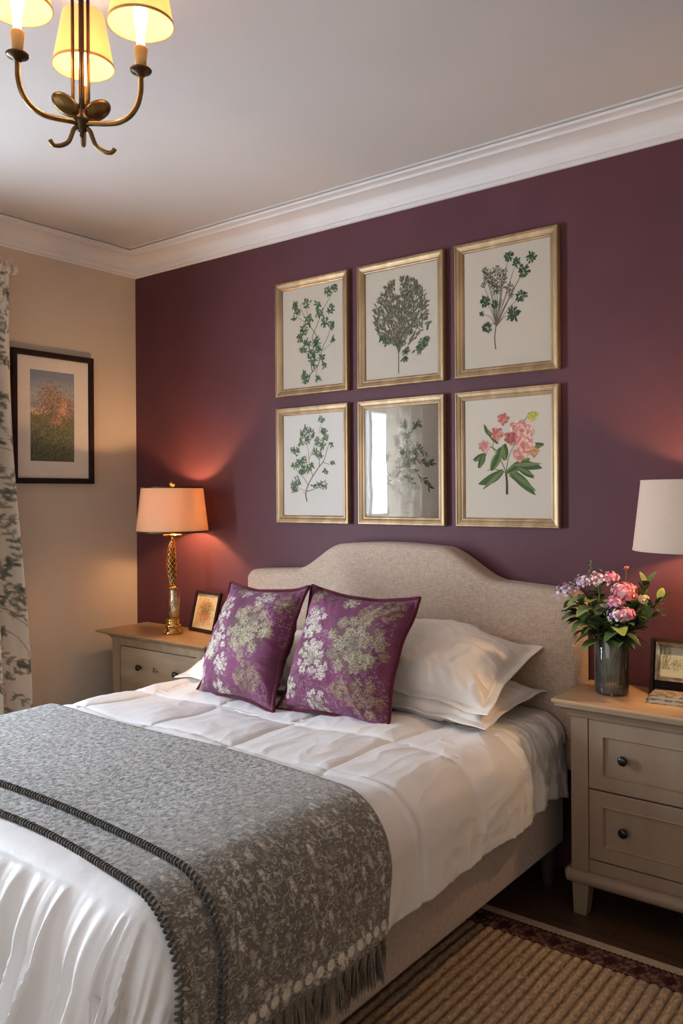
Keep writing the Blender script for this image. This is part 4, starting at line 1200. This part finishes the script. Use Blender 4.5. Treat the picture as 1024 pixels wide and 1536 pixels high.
# the mat is wider below and above than at the sides
mm = MB(); my0, my1, mz0, mz1 = -.652, -.402, 1.562, 2.015
for (a0, a1, c0, c1) in ((py0+.024, my0, qz0+.024, qz1-.024), (my1, py1-.024, qz0+.024, qz1-.024), (my0, my1, qz0+.024, mz0), (my0, my1, mz1, qz1-.024)):
    mm.box((.003, a0, c0), (.010, a1, c1))
mm.build('mat', M['mat_board'], lt, smooth=False)
def landscape(N=90, Mh=160):
    r_ = np.random.RandomState(5); img = np.zeros((Mh, N, 3))
    for j in range(Mh):
        v = j/(Mh-1)
        sky = np.array(s2l((112, 120, 134)))*(1-v)*1.2+np.array(s2l((104, 112, 124)))*v
        sky = np.array(s2l((150, 146, 140)))*max(0, 1-abs(v-.72)/.2)*.7+np.array(s2l((98, 106, 120)))*(1-max(0, 1-abs(v-.72)/.2)*.7)
        grass = np.array(s2l((62, 72, 40)))*(1-v/.5)+np.array(s2l((104, 96, 56)))*(v/.5)
        img[j] = sky if v > .52 else grass
    def dab(cx, cy, sx, sy, n, cols, sz=1):
        for _ in range(n):
            x = int((cx+r_.randn()*sx)*N); y = int((cy+r_.randn()*sy)*Mh); c = np.array(s2l(cols[r_.randint(len(cols))]))*(.8+.4*r_.rand())
            for a in range(sz):
                for b_ in range(sz):
                    X, Y = x+a, y+b_
                    if 0 <= X < N and 0 <= Y < Mh: img[Y, X] = img[Y, X]*.35+c*.75
    dab(.15, .55, .12, .02, 260, [(190, 150, 90), (170, 130, 70)], 2)
    dab(.50, .62, .17, .09, 1500, [(104, 74, 50), (132, 96, 62), (80, 60, 42), (156, 116, 78)], 2)
    dab(.45, .75, .12, .05, 500, [(120, 90, 62), (150, 118, 86), (96, 74, 54)], 2)
    dab(.85, .62, .10, .07, 500, [(126, 84, 58), (150, 96, 66), (96, 66, 48)], 2)
    dab(.72, .55, .06, .07, 260, [(186, 130, 76), (160, 104, 60)], 2)
    dab(.5, .46, .35, .04, 900, [(84, 66, 44), (110, 84, 54), (96, 88, 52)], 2)
    dab(.5, .30, .4, .10, 1800, [(62, 76, 44), (84, 96, 54), (48, 60, 36), (100, 104, 64)], 2)
    dab(.5, .08, .4, .08, 900, [(50, 62, 40), (70, 80, 46), (40, 48, 32)], 2)
    dab(.58, .44, .08, .03, 80, [(160, 90, 56)], 2)
    return img
img = landscape(); img = np.clip((img*.62+img.mean(axis=2, keepdims=True)*.38)*1.6, 0, 1); Mh, N_ = img.shape[:2]
MB().grid(lambda a, b_: (.0065, my0-.002+(my1-my0+.004)*a, mz0-.002+(mz1-mz0+.004)*b_), N_-1, Mh-1, lambda a, b_: tuple(img[int(round(b_*(Mh-1))), int(round(a*(N_-1)))]), flip=True).build('print', M['oil'], lt)

# ------------------------------------------------------------------ curtain and rod
def curtain_canvas(wd, ht, res=.006, seed=9):
    r_ = np.random.RandomState(seed); NX, NZ = int(wd/res), int(ht/res)
    img = np.ones((NZ, NX, 3))*np.array(s2l((208, 190, 168)))
    def ell(cx, cz, a, ln, w_, col, k=.8):
        n = int(ln/res)+4
        x0, x1 = int((cx-ln)/res), int((cx+ln)/res)+1; z0, z1 = int((cz-ln)/res), int((cz+ln)/res)+1
        x0, z0 = max(0, x0), max(0, z0); x1, z1 = min(NX, x1), min(NZ, z1)
        if x1 <= x0 or z1 <= z0: return
        Z, X = np.mgrid[z0:z1, x0:x1]; X = X*res-cx; Z = Z*res-cz
        u = X*math.cos(a)+Z*math.sin(a); v = -X*math.sin(a)+Z*math.cos(a)
        m_ = ((u/ln)**2+(v/w_)**2) < 1
        img[z0:z1, x0:x1][m_] = img[z0:z1, x0:x1][m_]*(1-k)+np.array(s2l(col))*k
    for _ in range(int(wd*ht*120)):
        cx, cz = r_.rand()*wd, r_.rand()*ht; a = r_.rand()*PI*2; kind = r_.rand()
        # curving stem
        x, z, b_ = cx, cz, a
        for s_ in range(26):
            ell(x, z, b_, .008, .0032, (128, 112, 94), .5); x += math.cos(b_)*.009; z += math.sin(b_)*.009; b_ += .09*r_.randn()+.05
            if s_ % 4 == 0 and kind < .55:
                for sg in (-1, 1): ell(x+math.cos(b_+sg)*.013, z+math.sin(b_+sg)*.013, b_+sg*.9, .017, .007, [(84, 86, 66), (112, 112, 90), (72, 74, 58)][r_.randint(3)], .75)
        if kind < .75:
            for q_ in range(9):
                t = r_.rand()*2*PI; rr = .026*r_.rand()**.5; ell(x+math.cos(t)*rr, z+math.sin(t)*rr, t, .013, .007, [(72, 74, 60), (104, 104, 84), (88, 88, 70)][r_.randint(3)], .75)
        else:
            for q_ in range(7):
                t = q_/7*2*PI; ell(x+math.cos(t)*.016, z+math.sin(t)*.016, t, .014, .009, [(178, 150, 126), (158, 112, 100), (192, 168, 142)][r_.randint(3)], .55)
    return img
CW, CHt = .95, 2.43
cimg = curtain_canvas(CW, CHt)
ct = empty('curtain', (.10, -1.15, 0), 'cream linen curtain with grey green floral print hanging at the left edge', 'curtain')
NZc, NXc = cimg.shape[:2]
def cur_pos(a, b_):
    z = .02+CHt*b_
    # right edge leans out towards the bottom
    yr = -.822+.097*max(0, (1-b_))**.9+.02*math.sin(b_*6)
    yl = -1.50
    s_ = a
    y = yl+(yr-yl)*s_
    amp = .034+.012*(1-b_)
    ph = s_*2*PI*5.3+.5*math.sin(b_*3.1)+.3
    x = .105+amp*math.sin(ph)+.010*math.sin(ph*2.3+b_*5)
    y += .012*math.cos(ph)
    if b_ > .955: x = .105+(x-.105)*(.7+.3*math.sin((b_-.955)/.045*PI)); 
    return (x, y, z)
nx, nz = 150, 405
MB().grid(cur_pos, nx, nz, lambda a, b_: tuple(cimg[int(b_*(NZc-1)), int(a*(NXc-1))]), flip=True).build('curtain_panel', M['curtain'], ct)
# ruched heading
def head_pos(a, b_):
    z = 2.425+.075*b_; y = -1.5+(.690)*a
    ph = a*2*PI*19
    return (.105+(.028+.012*math.sin(ph))*(math.sin(PI*min(1, .15+b_*.85)))+.006*math.sin(ph*1.7), y+.004*math.sin(b_*9), z+.006*math.sin(ph*.7))
MB().grid(head_pos, 150, 10, lambda a, b_: tuple(cimg[int(b_*20), int(a*(NXc-1))]), flip=True).build('gathered_heading', M['curtain'], ct)
ct2 = empty('curtain', (.10, -2.75, 0), 'second floral linen curtain on the far side of the window, seen only as a reflection', 'curtain')
def far_pos(a, b_):
    y = -3.25+.98*a; ph = a*2*PI*6.3+.4*math.sin(b_*3)
    return (.10+.032*math.sin(ph), y+.01*math.cos(ph), .02+2.44*b_)
MB().grid(far_pos, 110, 200, lambda a, b_: tuple(cimg[int(b_*(NZc-1)), int((1-a)*(NXc-1))]), flip=True).build('curtain_panel', M['curtain_back'], ct2)
rod = empty('curtain_rod', (.10, -2.0, 2.455), 'curtain rod with pale ball finial above the floral curtain', 'curtain rod')
MB().tube([(.10, -3.35, 2.455), (.10, -.815, 2.455)], .011, 14).build('pole', M['brass_dark'], rod)
fb = MB(); vs = []; fs = []; pr = [(0, 0), (.014, 0), (.016, .006), (.009, .010), (.018, .016), (.024, .026), (.024, .034), (.018, .044), (.009, .050), (0, .051)]
for r_, d in pr:
    for k in range(20):
        w_ = 2*PI*k/20; vs.append((.10+r_*math.cos(w_), -.822+d, 2.455+r_*math.sin(w_)))
for i in range(len(pr)-1):
    for k in range(20):
        l = (k+1) % 20; fs.append((i*20+k, i*20+l, (i+1)*20+l, (i+1)*20+k))
fb.add(vs, fs).build('finial', M['mat_board'], rod)
for yy in (-.90, -3.25):
    MB().tube([(0.0, yy, 2.455), (.10, yy, 2.455)], .007, 10).build('bracket', M['brass_dark'], rod)

# ------------------------------------------------------------------ rug
rug = empty('rug', (3.2, -1.7, 0), 'ribbed jute rug with maroon patterned border beside the bed', 'rug')
RUX0, RUX1, RUY0, RUY1 = 2.05, 4.35, -3.6, -.449
MB().box((RUX0, RUY0, .001), (RUX1, RUY1, .008)).build('edging', mat('cream_rug_edging', (196, 172, 146), .9, c2=(180, 156, 132), vscale=90, bump=(300, .3)), rug, smooth=False)
def rugcol(a, b_):
    y = -.585+.095*b_; x = RUX0+.02+(RUX1-RUX0-.04)*a
    if b_ < .12 or b_ > .88: return s2l((54, 26, 26) if (int(x*120) % 2) else (92, 60, 50))
    k = ((x/.085) % 1)-.5; q_ = (b_-.5)
    d = abs(k)*1.0+abs(q_)*.8
    if d < .26: return s2l((70, 36, 34))
    return s2l((122, 92, 78) if (noise.noise(Vector((x*60, y*60, 0))) > 0) else (88, 54, 48))
MB().grid(lambda a, b_: (RUX0+.02+(RUX1-RUX0-.04)*a, -.585+.095*b_, .011+.001*math.sin(a*900)), 900, 16, rugcol).build('border', M['rug'], rug)
def jute(a, b_):
    x = RUX0+.02+(RUX1-RUX0-.04)*a; y = RUY0+.02+(-.585-RUY0-.02)*b_
    xx = x+.004*noise.noise(Vector((x*4, y*5, 0)))+.0015*noise.noise(Vector((x*30, y*30, 0)))
    h = abs(math.sin(xx/.032*PI))**.7
    return (x, y, .008+.007*h+.0030*noise.noise(Vector((x*90, y*60, 3)))+.002*noise.noise(Vector((x*22, y*14, 9))))
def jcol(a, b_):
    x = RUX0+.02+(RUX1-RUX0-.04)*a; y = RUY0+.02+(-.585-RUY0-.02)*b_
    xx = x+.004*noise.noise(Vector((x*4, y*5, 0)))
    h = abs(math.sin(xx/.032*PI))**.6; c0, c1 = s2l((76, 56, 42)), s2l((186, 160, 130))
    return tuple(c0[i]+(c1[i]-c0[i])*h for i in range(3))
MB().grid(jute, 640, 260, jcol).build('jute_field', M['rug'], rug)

# ------------------------------------------------------------------ vase with flowers
vx, vy, vz = 2.728, -.180, .7122
vs_ = empty('glass_vase', (vx, vy, vz), 'clear glass cylinder vase of flowers on the painted nightstand', 'vase')
MB().lathe([(0, 0), (.050, 0), (.0545, .004), (.0555, .012), (.0555, .182), (.0545, .186), (.0525, .186), (.0515, .182), (.0510, .022), (.046, .017), (0, .016)], (vx, vy, vz), 48).build('vase_body', M['glass'], vs_, angle=60)
MB().lathe([(0, .0172), (.0455, .0182), (.0505, .0235), (.0508, .12), (0, .12)], (vx, vy, vz), 40).build('water', M['water'], vs_, angle=60)

def blade(mb, base, d, up, ln, wd, col, droop=.35, fold=.25, n=7):
    """a bent leaf blade"""
    d = Vector(d).normalized(); up = Vector(up); side = d.cross(up)
    if side.length < 1e-4: side = Vector((1, 0, 0))
    side.normalize(); nrm = side.cross(d).normalized(); vs = []; cs = []
    for i in range(n+1):
        t = i/n; w_ = wd*math.sin(PI*min(1, t*.9+.06))**.85
        c = Vector(base)+d*ln*t-Vector((0, 0, 1))*droop*ln*t*t
        for q_ in (-1, 0, 1):
            vs.append(c+side*w_*q_+nrm*(abs(q_)*w_*fold))
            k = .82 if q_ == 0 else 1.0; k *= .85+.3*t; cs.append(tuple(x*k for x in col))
    fs = []
    for i in range(n):
        for q_ in range(2):
            a = i*3+q_; fs.append((a, a+1, a+4, a+3))
    mb.add(vs, fs, vcols=cs)
def floret(mb, c, nrm, r_, col, rr, centre=None):
    nrm = Vector(nrm).normalized(); a = nrm.orthogonal().normalized(); b_ = nrm.cross(a); ph = rr.random()*6
    for k in range(5):
        w_ = ph+2*PI*k/5; d = a*math.cos(w_)+b_*math.sin(w_); s_ = a*-math.sin(w_)+b_*math.cos(w_)
        c0 = Vector(c); k_ = rr.uniform(.85, 1.1); cc = tuple(min(1, x*k_) for x in col)
        mb.add([c0, c0+d*r_*.6+s_*r_*.38+nrm*r_*.15, c0+d*r_+nrm*r_*.05, c0+d*r_*.6-s_*r_*.38+nrm*r_*.15], [(0, 1, 2, 3)], cc)
    if centre: mb.add([Vector(c)+nrm*r_*.2+a*r_*.15, Vector(c)+nrm*r_*.2+b_*r_*.15, Vector(c)+nrm*r_*.2-a*r_*.15, Vector(c)+nrm*r_*.2-b_*r_*.15], [(0, 1, 2, 3)], centre)
def pxv(px, py, dy=0):                      # bouquet plan: metres from the vase axis, converted once from a sketch
    return Vector((vx+(px-917)*.00212, vy+dy, vz+.186+(957-py)*.0022))
def stem_pts(top, rr):
    a = rr.uniform(0, 2*PI); b0 = Vector((vx+.032*math.cos(a), vy+.032*math.sin(a), vz+.03))
    dirn = Vector((top.x-vx, top.y-vy, 0)); k = min(1, .040/max(dirn.length, 1e-3))
    neck = Vector((vx, vy, vz+.18))+dirn*k
    mid = neck*.5+top*.5+Vector((0, 0, .01))
    return cr([b0, (b0+neck)*.5+Vector((0, 0, 0)), neck, mid, top], 5)
def flower(name, label, cat, top, group, rr, kind):
    t = empty(name, (vx, vy, vz+.03), label, cat, group)
    pts = stem_pts(top, rr); MB().tube(pts, .0018, 6).build('stem', M['stem'], t)
    out = (top-Vector((vx, vy, vz+.15))).normalized()
    if kind in ('pink', 'pinks', 'lilac', 'cream'):
        R_, n_, fr, cols, ctr = {'pink': (.036, 230, .0085, [(220, 132, 150), (234, 170, 174), (204, 104, 134), (240, 196, 190)], (250, 220, 190)), 'pinks': (.022, 90, .0075, [(206, 108, 150), (226, 146, 178), (238, 184, 196)], (250, 220, 200)),
              'lilac': (.029, 120, .0062, [(232, 216, 222), (206, 176, 196), (240, 226, 228), (190, 140, 166)], (168, 80, 110)), 'cream': (.016, 34, .009, [(214, 204, 164), (200, 186, 150), (226, 206, 180)], (170, 160, 110))}[kind]
        mb = MB()
        for i in range(n_):
            z = 1-2*(i+.5)/n_; a = i*2.39996; q_ = math.sqrt(1-z*z); n3 = Vector((q_*math.cos(a), q_*math.sin(a), z))
            if n3.dot(out) < -.45: continue
            k = R_*rr.uniform(.72, 1.12)
            if kind == 'lilac': k = R_*rr.uniform(.45, 1.45)
            floret(mb, top+Vector((n3.x*1.1, n3.y, n3.z*.85))*k, n3+Vector((rr.uniform(-.4, .4), rr.uniform(-.4, .4), rr.uniform(-.2, .4))), fr*rr.uniform(.8, 1.2), s2l(rr.choice(cols)), rr, s2l(ctr))
        mb.build('blossom', M['petal'], t)
        for q_ in range(3):
            mb = MB(); a = rr.uniform(0, 2*PI); p = pts[int(len(pts)*rr.uniform(.62, .9))]
            blade(mb, p, (math.cos(a), math.sin(a), rr.uniform(-.1, .6)), (0, 0, 1), rr.uniform(.04, .07), rr.uniform(.010, .017), s2l(rr.choice([(62, 86, 40), (48, 70, 36), (84, 108, 50)])))
            mb.build('leaf', M['leaf'], t)
    return t, pts
rr = random.Random(12)
flower('pink_flower', 'largest coral pink flower head in the glass vase', 'flower', pxv(945, 884, -.045), 'flowers in the glass vase', rr, 'pink')
flower('pink_flower', 'magenta pink flower head just below the largest coral one', 'flower', pxv(937, 897, -.075), 'flowers in the glass vase', rr, 'pinks')
flower('pink_flower', 'low pink flower head at the right front of the bouquet', 'flower', pxv(954, 914, -.075), 'flowers in the glass vase', rr, 'pinks')
flower('pink_flower', 'small pink flower head at the top middle of the bouquet', 'flower', pxv(920, 864, -.02), 'flowers in the glass vase', rr, 'pinks')
flower('lilac_flower', 'pale lilac flower head at the far left of the bouquet', 'flower', pxv(853, 888, -.05), 'flowers in the glass vase', rr, 'lilac')
flower('lilac_flower', 'whitish lilac flower head, second from the bouquet\'s left', 'flower', pxv(882, 872, -.04), 'flowers in the glass vase', rr, 'lilac')
flower('lilac_flower', 'lilac flower head left of the small top pink one', 'flower', pxv(902, 868, -.03), 'flowers in the glass vase', rr, 'lilac')
flower('lilac_flower', 'whitish lilac flower head below the pink ones, front of the bouquet', 'flower', pxv(940, 916, -.08), 'flowers in the glass vase', rr, 'lilac')
flower('cream_flower', 'small cream flower head in the middle of the bouquet leaves', 'flower', pxv(919, 901, -.06), 'flowers in the glass vase', rr, 'cream')
flower('cream_flower', 'small cream flower head on the right among spiky leaves', 'flower', pxv(972, 893, -.03), 'flowers in the glass vase', rr, 'cream')
# tall thin sprigs
for (px, py, lab, c) in ((886, 843, 'thin tall sprig with green buds rising at the left of the bouquet', (120, 124, 74)), (941, 848, 'thin tall reddish sprig with a tiny pink tip above the bouquet', (170, 90, 84))):
    t = empty('sprig', (vx, vy, vz+.03), lab, 'sprig', 'flowers in the glass vase')
    top = pxv(px, py, 0); pts = stem_pts(top, rr); MB().tube(pts, .0013, 6).build('stem', M['stem'], t); mb = MB()
    for q_ in range(9):
        p = top+Vector((rr.uniform(-.012, .012), rr.uniform(-.01, .01), rr.uniform(-.03, .006)))*(1 if px < 900 else .45)
        mb.lathe([(0, -.004), (.0035, -.001), (.003, .003), (0, .006)], tuple(p), 6, s2l(c))
    mb.build('bud', M['petal'], t)
# leafy branches
GREENS = [(84, 104, 54), (66, 88, 48), (106, 128, 66), (56, 76, 42), (124, 140, 80)]
def branch(label, px, py, dy, kind, n):
    t = empty('leafy_branch', (vx, vy, vz+.03), label, 'foliage', 'leafy branches in the glass vase')
    top = pxv(px, py, dy); pts = stem_pts(top, rr); MB().tube(pts, .002, 6).build('stem', M['stem'], t)
    n += 4; L_ = len(pts); d0 = (top-pts[int(L_*.55)]).normalized()
    for q_ in range(n):
        i = int(L_*.50+(L_*.5-1)*q_/(n-1)); p = pts[min(i, L_-1)]
        a = rr.uniform(0, 2*PI)
        if kind == 'broad': d = d0*.6+Vector((math.cos(a), math.sin(a)*.7, rr.uniform(-.5, .5))); ln, wd_ = rr.uniform(.060, .098), rr.uniform(.017, .028)
        else: d = d0*.9+Vector((math.cos(a), math.sin(a), rr.uniform(-.3, .6)))*.75; ln, wd_ = rr.uniform(.045, .07), rr.uniform(.008, .014)
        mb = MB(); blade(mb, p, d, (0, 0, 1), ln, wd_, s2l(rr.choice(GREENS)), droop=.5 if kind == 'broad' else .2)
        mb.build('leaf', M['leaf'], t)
branch('broad dark leaf spray reaching down to the left of the vase', 872, 922, -.05, 'broad', 9)
branch('broad leaf spray under the left lilac flower', 868, 903, -.02, 'broad', 10)
branch('bright broad leaves below the second lilac flower head', 896, 893, -.08, 'broad', 10)
branch('drooping leaves over the front rim of the vase', 905, 938, -.085, 'broad', 9)
branch('leaves over the right rim of the vase', 938, 935, -.085, 'broad', 9)
branch('dark leaves at the centre of the bouquet', 922, 905, -.03, 'broad', 10)
branch('spiky leaf spray pointing far right', 999, 892, -.02, 'spiky', 18)
branch('spiky leaf spray at the upper right of the bouquet', 974, 872, .0, 'spiky', 16)
branch('spiky leaf spray at the lower right of the bouquet', 991, 915, -.04, 'spiky', 17)
branch('leaf spray between the large pink head and the right foliage', 960, 900, -.03, 'spiky', 15)
branch('upright leaves behind the lilac heads', 893, 880, .03, 'spiky', 12)
branch('leaves beneath the pink heads', 948, 918, -.05, 'broad', 8)

# ------------------------------------------------------------------ small frames and books
def standing_frame(name, label, base, w_, h, lean, yaw, m_frame, fw, inner=None, pic=None):
    t = empty(name, base, label, 'photo frame', rot=(lean, 0, yaw))
    W_ = world_mat(t)
    tf = lambda a, hh, z: tuple(W_ @ Vector((a, -hh, z)))
    mb = MB(); frame_mesh(mb, -w_/2, w_/2, 0, h, [(0, 0), (0, .012), (.002, .015), (fw-.002, .015), (fw, .011), (fw, 0)], tf); 
    mb.build('frame', m_frame, t, smooth=False)
    mb = MB(); mb.add([tf(-w_/2+.002, .001, .002), tf(w_/2-.002, .001, .002), tf(w_/2-.002, .001, h-.002), tf(-w_/2+.002, .001, h-.002)], [(0, 3, 2, 1)])
    mb.build('backing', M['black_frame'], t, smooth=False)
    if inner:
        (a0, a1, c0, c1), m_in, f2 = inner
        mb = MB(); frame_mesh(mb, a0, a1, c0, c1, [(0, .005), (0, .017), (.002, .020), (f2*.5, .018), (f2-.002, .020), (f2, .015), (f2, .005)], tf)
        mb.build('inner_frame', m_in, t, smooth=False)
    (p0, p1, r0, r1), canvas = pic; Hh, Ww = canvas.shape[:2]
    MB().grid(lambda a, b_: tf(p0+(p1-p0)*a, .006, r0+(r1-r0)*b_), Ww-1, Hh-1, lambda a, b_: tuple(canvas[int(round(b_*(Hh-1))), int(round(a*(Ww-1)))])).build('print', M['paint'], t)
    return t
def pic_a(N=60, Hh=70):
    r_ = np.random.RandomState(4); im = np.ones((Hh, N, 3))*np.array(s2l((196, 170, 128)))
    for _ in range(900):
        x, y = .5+r_.randn()*.13, .5+r_.randn()*.16
        c = s2l([(92, 88, 48), (120, 110, 60), (150, 96, 60), (96, 60, 44), (172, 140, 84)][r_.randint(5)]) if y > .42 else s2l([(184, 116, 76), (160, 88, 60), (110, 100, 60)][r_.randint(3)])
        X, Y = int(x*N), int(y*Hh)
        if 2 < X < N-3 and 2 < Y < Hh-3: im[Y:Y+2, X:X+2] = im[Y:Y+2, X:X+2]*.4+np.array(c)*.6
    im[:6] = im[-6:] = s2l((206, 184, 146)); im[:, :6] = im[:, -6:] = s2l((206, 184, 146))
    return im
def pic_b(N=50, Hh=60):
    r_ = np.random.RandomState(8); im = np.ones((Hh, N, 3))*np.array(s2l((196, 198, 176)))
    for k in range(14):
        x = r_.rand()*.35*N; 
        for j in range(int(Hh*.25), Hh):
            X = int(x+3*math.sin(j*.15+k)); 
            if 0 <= X < N: im[j, X] = s2l((120, 124, 96))
    for _ in range(260):
        X, Y = int((.6+r_.randn()*.16)*N), int((.42+r_.randn()*.10)*Hh)
        if 0 <= X < N and 0 <= Y < Hh: im[Y, X] = s2l([(110, 116, 84), (150, 150, 116), (90, 92, 70)][r_.randint(3)])
    return im
M['tan_frame'] = mat('pale_wood_slip', (206, 186, 150), .5, c2=(190, 168, 130), vscale=30)
standing_frame('photo_frame', 'dark framed small flower picture leaning behind the left lamp and cushion', (.615, -.082, .7005), .215, .205, R(-14), R(-8), M['black_frame'], .016,
               None, ((-.093, .093, .015, .19), pic_a()))
standing_frame('photo_frame', 'black mounted photo frame with silver inner frame beside the vase', (2.965, -.10, .7125), .27, .185, R(-12), R(4), M['black_frame'], .012,
               ((-.118, -.005, .045, .174), M['silver'], .016), ((-.103, -.020, .060, .160), pic_b()))
# two slim volumes under the frame
def book(label, x0, x1, y0, y1, z0, z1, rz):
    c = Vector(((x0+x1)/2, (y0+y1)/2, z0)); t = empty('book', tuple(c), label, 'book', 'books on the painted nightstand', rot=(0, 0, rz)); W_ = world_mat(t)
    hx, hy, h = (x1-x0)/2, (y1-y0)/2, z1-z0
    mb = MB(); mb.box((-hx, -hy, 0), (hx, hy, .0025), M=W_); mb.box((-hx, -hy, h-.0025), (hx, hy, h), M=W_); mb.box((-hx, -hy, 0), (-hx+.003, hy, h), M=W_)
    mb.build('cover', M['book1'], t, smooth=False)
    MB().box((-hx+.003, -hy+.003, .0025), (hx-.004, hy-.003, h-.0025), M=W_).build('pages', M['pages'], t, smooth=False)
book('slim mottled book lying lowest in front of the black photo frame', 2.857, 3.02, -.235, -.135, .7123, .7255, R(6))
book('slim mottled book lying on top of the other before the photo frame', 2.862, 3.02, -.232, -.138, .7258, .7385, R(5))

# ------------------------------------------------------------------ light
def area(name, loc, rot, sx, sy, power, col):
    l = bpy.data.lights.new(name, 'AREA'); l.shape = 'RECTANGLE'; l.size = sx; l.size_y = sy; l.energy = power; l.color = col
    o = bpy.data.objects.new(name, l); COL.objects.link(o); o.location = loc; o.rotation_euler = rot; return o
area('window_daylight', (-.17, (WY0+WY1)/2, (WZ0+WZ1)/2), (0, R(-90), 0), WZ1-WZ0-.04, WY0-WY1-.04, 270, (.68, .83, 1))
area('rear_fill_light', (2.0, -4.6, 1.3), (R(86), 0, 0), 2.2, 1.5, 18, (.95, .97, 1))  # weak fill light added beyond the open front side, no window built there
w = bpy.data.worlds.new('World'); scene.world = w; w.use_nodes = True
nt = w.node_tree; bg = nt.nodes['Background']
sky = nt.nodes.new('ShaderNodeTexSky'); sky.sky_type = 'HOSEK_WILKIE'; sky.turbidity = 6; sky.sun_direction = (0, -.7, .7)
mx = nt.nodes.new('ShaderNodeMix'); mx.data_type = 'RGBA'; mx.inputs['Factor'].default_value = .93
nt.links.new(sky.outputs[0], mx.inputs['A']); mx.inputs['B'].default_value = (.84, .80, .79, 1)
nt.links.new(mx.outputs['Result'], bg.inputs['Color']); bg.inputs['Strength'].default_value = .48

# ------------------------------------------------------------------ camera (level view, 39 degrees left of the plum wall's normal)
cam = bpy.data.cameras.new('camera'); co = bpy.data.objects.new('camera', cam); COL.objects.link(co); scene.camera = co
f_px = 1249.7; cam.sensor_fit = 'VERTICAL'; cam.sensor_height = 36; cam.lens = f_px*36/1536
co.location = (3.73654, -2.94777, 1.38606)
yaw, roll = .661826, -.006186
co.rotation_euler = (Matrix.Rotation(yaw, 3, 'Z') @ Matrix.Rotation(PI/2-.000938, 3, 'X') @ Matrix.Rotation(roll, 3, 'Z')).to_euler()
cam.shift_y = -(768-742.98)/1536
cam.clip_start = .05
scene.view_settings.view_transform = 'Standard'; scene.view_settings.look = 'None'; scene.view_settings.exposure = 0; scene.view_settings.gamma = 1
